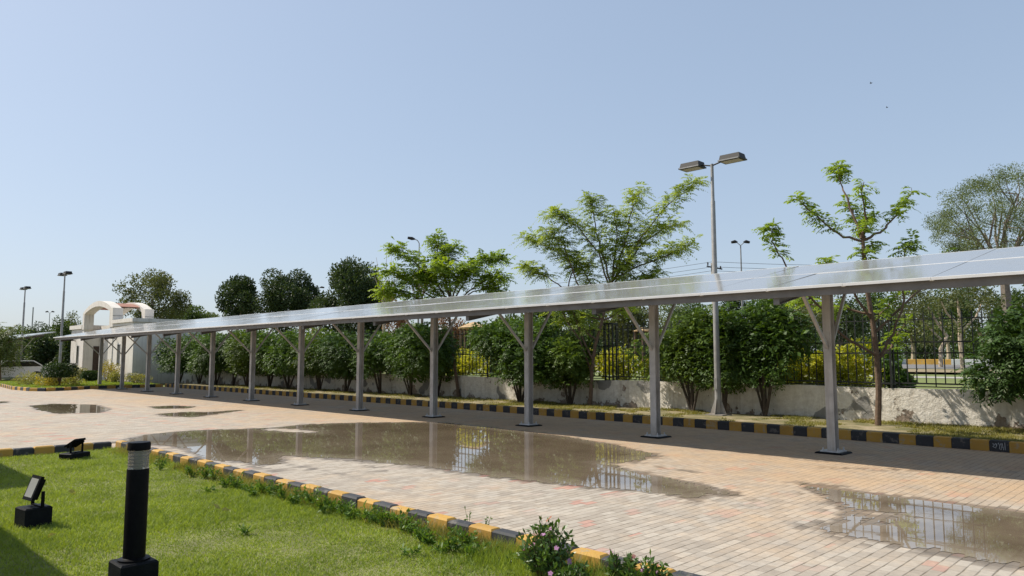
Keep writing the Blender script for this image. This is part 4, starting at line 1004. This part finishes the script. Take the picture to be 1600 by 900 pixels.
# thatched huts and white tent beyond the fence
def hut(u, vt, D, rpx, label, m_='thatch'):
    p = P(u, vt, D); x, y, zt = p; r_ = rpx / F * D; zb = gz(y); t = thing('thatched_hut' if m_ == 'thatch' else 'white_tent', (x, y, zb), label, 'hut' if m_ == 'thatch' else 'tent')
    b = MB(); h = r_ * .42; b.lathe([(r_, 0), (r_ * 1.02, .06), (r_ * .75, h * .38), (r_ * .4, h * .75), (.08, h)], (x, y, zt - h), 14); b.build('roof', M[m_], t)
    for a in range(6): b = MB(); c, s_ = math.cos(a * 1.047), math.sin(a * 1.047); b.tube([(x + c * r_ * .85, y + s_ * r_ * .85, zb), (x + c * r_ * .85, y + s_ * r_ * .85, zt - h + .02)], .06, 6); b.build('post', M['bark'], t, True)
hut(741, 503, 45, 25, 'round thatched hut roof seen above the fence left of the wide shrub tree')
hut(1005, 511, 50, 17, 'smaller thatched roof seen above the fence left of second carport post')
hut(683, 511, 48, 16, 'small white tent roof beyond the fence behind the fourth carport post', 'canvas')

# ------------------------------------------------------------------ planting by the gatehouse
def smallbush(x, y, r_, h, lm, label, seed, name='flower_bush', n=900, leaf=.12, z0=.1):
    g = np.random.default_rng(seed); t = thing(name, (x, y, z0), label, 'bush', 'low bushes by the gatehouse')
    O, d = lobepts(g, mklobes(g, (x, y, z0 + h * .5), (r_, r_, h * .6), 6, .55), n, .3); O[:, 2] = np.maximum(O[:, 2], z0)
    quads('foliage', leaves(g, O, leaf, leaf * .4, d, .8), M[lm], t)
    b = MB()
    for k in range(4): a = g.uniform(0, 6.28); b.tube([(x, y, z0), (x + math.cos(a) * r_ * .6, y + math.sin(a) * r_ * .6, z0 + h * .7)], [.02, .01], 5)
    b.build('stems', M['bark'], t, True)
def onray(u, y): d, fw = ray(u, 560); return (d / d[1] * y)[0]
smallbush(onray(45, 10.6), 10.6, .75, .65, 'strawgreen', 'pale yellow bush at the left tip of the striped island', 401)
smallbush(onray(77, 10.9), 10.9, .7, .55, 'yellowfl', 'yellow flowering bush on the island left of the clipped shrub', 402)
smallbush(onray(112, 12.2), 12.2, .7, .6, 'strawgreen', 'straw coloured bush right of the clipped ball shrub', 403)
smallbush(onray(126, 14.9), 14.9, .5, 1.1, 'strawgreen', 'tall pale bush against the gatehouse wall', 404)
smallbush(onray(168, 15.3), 15.3, .75, 1.25, 'yellowfl', 'bright yellow bush in front of the gatehouse door', 405, n=1300)
smallbush(onray(182, 15.5), 15.5, .5, .75, 'strawgreen', 'small pale bush right of the bright yellow bush', 406)
smallbush(onray(212, 15.6), 15.6, .9, .7, 'strawgreen', 'straggly greenish bush at the gatehouse corner', 407)
def topiary(x, y, r_, zc, rz, label, seed, trunk=True):
    g = np.random.default_rng(seed); t = thing('clipped_shrub', (x, y, .1), label, 'shrub')
    lob = [((x + a, y + c, zc), (r_ * .62, r_ * .62, rz)) for a, c in ((r_ * .4, 0), (-r_ * .4, 0), (0, r_ * .4), (0, -r_ * .4), (0, 0))]
    O, d = lobepts(g, lob, 5000, .75); O[:, 2] = np.clip(O[:, 2], zc - rz * .75, zc + rz * .8); quads('foliage', leaves(g, O, .09, .06, d, .6), M['topiary'], t)
    b = MB(); b.tube([(x, y, .1), (x + .05, y, zc - rz * .4)], [.06, .04], 6)
    if trunk: b.tube([(x, y, .25), (x + .35, y + .1, zc)], [.04, .02], 6); b.tube([(x, y, .25), (x - .35, y - .1, zc)], [.04, .02], 6)
    b.build('trunk', M['bark'], t, True)
topiary(onray(95, 11.4), 11.4, .85, .98, .42, 'flat-topped clipped dark shrub on a forked stem, on the island', 411)
topiary(onray(143, 15.0), 15.0, .55, .5, .33, 'small clipped dark shrub left of the gatehouse door', 412, False)
# feathery plant at the far left edge
g = np.random.default_rng(420); base = np.array([-40.5, 7.3, 0.]); d, fw = ray(2, 600); x0 = onray(2, 11.2); base = np.array([x0, 11.2, .1])
t = thing('feathery_tree', base, 'feathery drooping small tree at the left edge in front of the far carport', 'tree')
b = MB(); D_ = float(base @ np.array([-math.sin(YAW), math.cos(YAW), 0])); tp = P(-2, 532, D_); b.tube([base, tp], [.10, .06], 7)
O = []; Dd = []; Ls = []
for k in range(34):
    e = np.array(P(g.uniform(-35, 40), g.uniform(505, 575), D_ + g.uniform(-1, 1))); b.tube([tp, (tp + e) / 2 + np.array([0, 0, .15]), e], [.03, .02, .01], 5)
    for j in range(16): f = g.uniform(.3, 1); O.append(tp + (e - tp) * f); v = rdir(g, 1)[0]; v[2] -= .1; Dd.append(v); Ls.append(g.uniform(.5, 1.0))
b.build('trunk', M['bark'], t, True); quads('crown', fronds(g, np.array(O), unit(np.array(Dd)), np.array(Ls) * 1.25, 9, .22, .06, .5), M['palm'], t)

# white car by the far carport
def car():
    cx, cy = -61.5, 12.3; t = thing('parked_car', (cx, cy, 0), 'white car parked behind the island plants at far left', 'car')
    prof = [(-2.1, .35), (-2.15, .75), (-1.9, .95), (-1.1, 1.02), (-.5, 1.45), (1.1, 1.47), (1.75, 1.05), (2.1, .95), (2.15, .45), (2.05, .3)]
    arc = lambda c: [(c + .4 * math.cos(a), .32 + .4 * math.sin(a)) for a in np.linspace(0, math.pi, 9)]
    poly = [(cy + a, c) for a, c in prof] + [(cy + a, c) for a, c in arc(1.3)] + [(cy + a, c) for a, c in arc(-1.3)]
    b = MB(); b.prism(poly, cx - .85, cx + .85, 'x'); b.build('body', M['carwhite'], t)
    for s_ in (-1, 1): b = MB(); b.prism([(cy - 1.0, 1.03), (cy - .5, 1.40), (cy + 1.05, 1.41), (cy + 1.6, 1.06)], cx + s_ * .852, cx + s_ * .862, 'x'); b.build('window', M['darkglass'], t)
    for a in (-1.3, 1.3):
        for s_ in (-1, 1):
            b = MB(); b.tube([(cx + s_ * .62, cy + a, .33), (cx + s_ * .86, cy + a, .33)], .32, 20); w_ = b.build('wheel', M['rubber'], t, True)
            b = MB(); b.tube([(cx + s_ * .862, cy + a, .33), (cx + s_ * .875, cy + a, .33)], .19, 14); b.build('rim', M['alu'], w_)
    for s_ in (-1, 1): b = MB(); b.box(cx + s_ * .6 - .18, cx + s_ * .6 + .18, cy - 2.165, cy - 2.12, .65, .8); b.build('headlight', M['lampglass'], t)
car()
b = MB(); b.box(-66.5, -61.5, 15.9, 16.1, 0, 1.15); b.box(-66.6, -61.4, 15.85, 16.15, 1.152, 1.22); tag(b.build('low_wall', M['white_wall']), 'short cream wall left of the gatehouse behind the plants', 'wall')

# ------------------------------------------------------------------ grass, weeds, flowers
def blades(g, X, Y, z, h, w_, lean=.5):
    n = len(X); a = g.uniform(0, 6.283, n); H = h * g.uniform(.5, 1.4, n); l = g.normal(size=(n, 2)) * lean * H[:, None]
    O = np.stack([X, Y, np.full(n, z)], 1); s_ = np.stack([np.cos(a), np.sin(a), 0 * a], 1) * w_ / 2
    tip = O + np.stack([l[:, 0], l[:, 1], H], 1)
    return np.stack([O - s_, O + s_, tip], 1)
g = np.random.default_rng(500); n = 560000
X = g.uniform(-14.5, 2.6, n); Y = g.uniform(-.2, 4.56, n)
dist = np.hypot(X, Y); keep = (Y > -.16 * X - 1.3) & (g.uniform(size=n) < np.clip((8.5 / dist) ** 1.3, .25, 1)); X = X[keep]; Y = Y[keep]
pt = vnoise(X, Y, .9) + vnoise(X, Y, 3.1) * .6
hh = .030 * (1 + .9 * pt) * (1 + .5 * (Y > 4.3)); bare = (vnoise(X, Y, 2.2) + .5 * vnoise(X, Y, 9) < -.42); hh = np.where(bare, .012, hh)
q = blades(g, X, Y, .058, hh, .0085, .65)
tag(quads('grass', q, M['grass']), 'short bright green lawn grass in the left foreground', 'grass', kind='stuff')
n = 16000; X = g.uniform(-14, 2.5, n); Y = 4.56 - np.abs(g.normal(size=n)) * .12
keep = vnoise(X, Y, 1.3) > -.2; q = blades(g, X[keep], Y[keep], .058, .10, .008, .5)
tag(quads('dry_grass', q, M['drygrass']), 'dry unkempt grass fringe along the near striped kerb', 'grass', kind='stuff')
n = 90000; X = g.uniform(-40, 3, n); X = np.where(g.uniform(size=n) < .6, g.uniform(-18, 3, n), X); Y = g.uniform(15.9, 19.3, n)
keep = (Y > np.array([FK(x) for x in X]) + .08) & (vnoise(X, Y, 1.1) + vnoise(X, Y, 4) * .6 > .0); q = blades(g, X[keep], Y[keep], .13, .055, .022, .7)
tag(quads('verge_grass', q, M['drygrass']), 'patchy yellowish grass on the verge below the low wall', 'grass', kind='stuff')
n = 30000; X = g.uniform(-58, -43.5, n); Y = g.uniform(9.6, 16.2, n); q = blades(g, X, Y, .1, .08, .05, .6)
tag(quads('island_grass', q[(X < -44.4) | (Y < 11)], M['grass']), 'green grass on the gatehouse island', 'grass', kind='stuff')

def weed(x, y, r_, h, label, seed, n=26, lm='weed', z0=.06, leaf=.06, name='weed'):
    g = np.random.default_rng(seed); t = thing(name, (x, y, z0), label, 'weed', 'weeds along the near kerb')
    V = []; b = MB()
    for k in range(max(3, n // 5)):
        a = g.uniform(0, 6.28); s_ = np.array([x, y, z0]); e = np.array([x + math.cos(a) * r_ * g.uniform(.2, 1), y + math.sin(a) * r_ * g.uniform(.2, 1) * .7, z0 + h * g.uniform(.4, 1)])
        b.tube([s_, (s_ + e) / 2 + np.array([0, 0, h * .12]), e], [.003, .003, .0015], 4, caps=False)
        f = g.uniform(.2, 1, (9, 1)); O = s_ + (e - s_) * f + g.normal(size=(9, 3)) * .006; V.append(leaves(g, O, leaf, leaf * .42, np.tile(unit(e - s_), (9, 1)) + np.array([0, 0, .3]), .5))
    quads('leaves', np.concatenate(V), M[lm], t); b.build('stem', M[lm], t)
pos_w = [(250, 735, .20), (300, 745, .12), (335, 752, .16), (350, 762, .14), (385, 770, .10), (412, 772, .18), (440, 782, .2), (470, 786, .16), (488, 792, .2), (520, 800, .12), (548, 812, .12), (572, 815, .14), (600, 822, .17), (622, 824, .15), (645, 836, .10), (668, 852, .13), (690, 866, .09), (714, 846, .12), (738, 872, .12), (770, 868, .1), (795, 880, .1), (640, 870, .08), (384, 836, .07), (325, 770, .06), (320, 748, .17), (366, 764, .17), (398, 776, .12), (428, 776, .15), (458, 790, .13), (505, 803, .17), (535, 806, .14), (586, 820, .15), (634, 832, .15), (656, 846, .16), (702, 862, .14), (728, 858, .16)]
OD2 = ORD + ['twenty-ninth', 'thirtieth', 'thirty-first', 'thirty-second', 'thirty-third', 'thirty-fourth', 'thirty-fifth', 'thirty-sixth', 'thirty-seventh', 'thirty-eighth']
rank = sorted(range(len(pos_w)), key=lambda k: pos_w[k][0]); WO = {k: OD2[r_] + ' from the left' for r_, k in enumerate(rank)}
for i, (u, v, h) in enumerate(pos_w):
    p = G(u, v, .06); weed(p[0], min(p[1], 4.5), .09 + h * .5, h * 1.15, 'small leafy green weed by the near striped kerb, %s of the row' % WO[i], 600 + i, 60 if h > .1 else 24, leaf=.05)
for i, (u, v) in enumerate(((753, 835), (782, 842))):
    p = G(u, v, .0); weed(p[0], 4.8, .05, .22, ['thin sprig growing on the paving side of the near kerb', 'taller thin sprig beside the pink flowering shrub'][i], 640 + i, 10, leaf=.035)

def peri(x, y, r_, h, label, seed, n, nfl, z0=.06):
    g = np.random.default_rng(seed); t = thing('flowering_shrub', (x, y, z0), label, 'flowering shrub', 'pink flowering shrubs at the near kerb')
    b = MB(); V = []; W = []
    for k in range(n):
        a = g.uniform(0, 6.28); rr = r_ * g.uniform(.05, 1) ** .7; hz = h * g.uniform(.45, 1) * (1 - .35 * (rr / r_) ** 2)
        s_ = np.array([x + math.cos(a) * rr * .2, y + math.sin(a) * rr * .2, z0]); e = np.array([x + math.cos(a) * rr, y + math.sin(a) * rr, z0 + hz])
        b.tube([s_, (s_ + e) / 2 + np.array([0, 0, h * .06]), e], [.004, .003, .002], 5, caps=False)
        m_ = 16; f = np.linspace(.35, 1, m_)[:, None]; O = s_ + (e - s_) * f
        V.append(leaves(g, O, .055, .022, rdir(g, m_) * .8 + np.array([0, 0, .9]), .8))
        if k < nfl:
            c = e + np.array([0, 0, .012]); nrm = unit(rdir(g, 1)[0] * .9 + np.array([.2, -.2, .7])); u_ = unit(np.cross(nrm, [.2, .3, .9])); v_ = np.cross(nrm, u_)
            for fc in range(int(g.integers(1, 3))):
                cc = c + g.normal(size=3) * .012
                for j in range(5):
                    a2 = j * 1.2566; dd = u_ * math.cos(a2) + v_ * math.sin(a2); ss = np.cross(nrm, dd); W.append([cc, cc + dd * .012 + ss * .009, cc + dd * .021, cc + dd * .012 - ss * .009])
    quads('leaves', np.concatenate(V), M['peri'], t); quads('flowers', np.array(W), M['petal'], t); b.build('stem', M['bark'], t)
peri(-3.80, 4.20, .225, .43, 'largest pink flowering shrub at the near kerb, bottom centre', 701, 95, 10)
peri(-3.25, 4.42, .16, .27, 'smaller pink flowering plant right of the large flowering shrub', 702, 34, 5)
peri(-2.98, 4.40, .13, .28, 'rightmost low pink flowering plant at the bottom edge', 703, 24, 5)
peri(-3.52, 4.15, .15, .20, 'low leafy flowering plant in front of the large flowering shrub', 704, 26, 3)
n = 2600; X = g.uniform(-4.6, -2.4, n); Y = g.uniform(4.05, 4.56, n); q = blades(g, X, Y, .058, .13, .006, .4)
tag(quads('tall_grass', q, M['grass']), 'tall tufted grass round the pink flowering shrubs', 'grass', kind='stuff')

# fallen leaves on the lawn
g = np.random.default_rng(720)
for i, (u, v, lab) in enumerate([(118, 768, 'pale fallen leaf on the lawn left of the bollard'), (75, 836, 'yellow fallen leaf near the tilted floodlight'), (745, 798 + 60, 'pale dry leaf at the near kerb'), (345, 795, 'brown fallen leaf on the lawn right of the bollard')]):
    p = G(u, v, .1); tag(quads('fallen_leaf', leaves(g, np.array([[p[0], p[1], .10], [p[0] + .01, p[1], .10]]), .09, .05), M['strawgreen' if i != 1 else 'yellowfl']), lab, 'leaf')
# birds
for i, (u, v) in enumerate(((1361, 130), (1386, 168))):
    p = P(u, v, 60 + 15 * i); b = MB(); b.tube([p + np.array([-.1, 0, 0]), p, p + np.array([.12, .02, .02])], [.02, .04, .01], 6)
    for s_ in (-1, 1): b.add([p + np.array([-.05, 0, 0]), p + np.array([.06, 0, 0]), p + np.array([.0, s_ * .22, .08 + .03 * i])], [(0, 1, 2)])
    tag(b.build('bird', M['birdfeather']), ['upper tiny dark bird in the sky at right', 'lower tiny dark bird in the sky at right'][i], 'bird', 'flying birds')
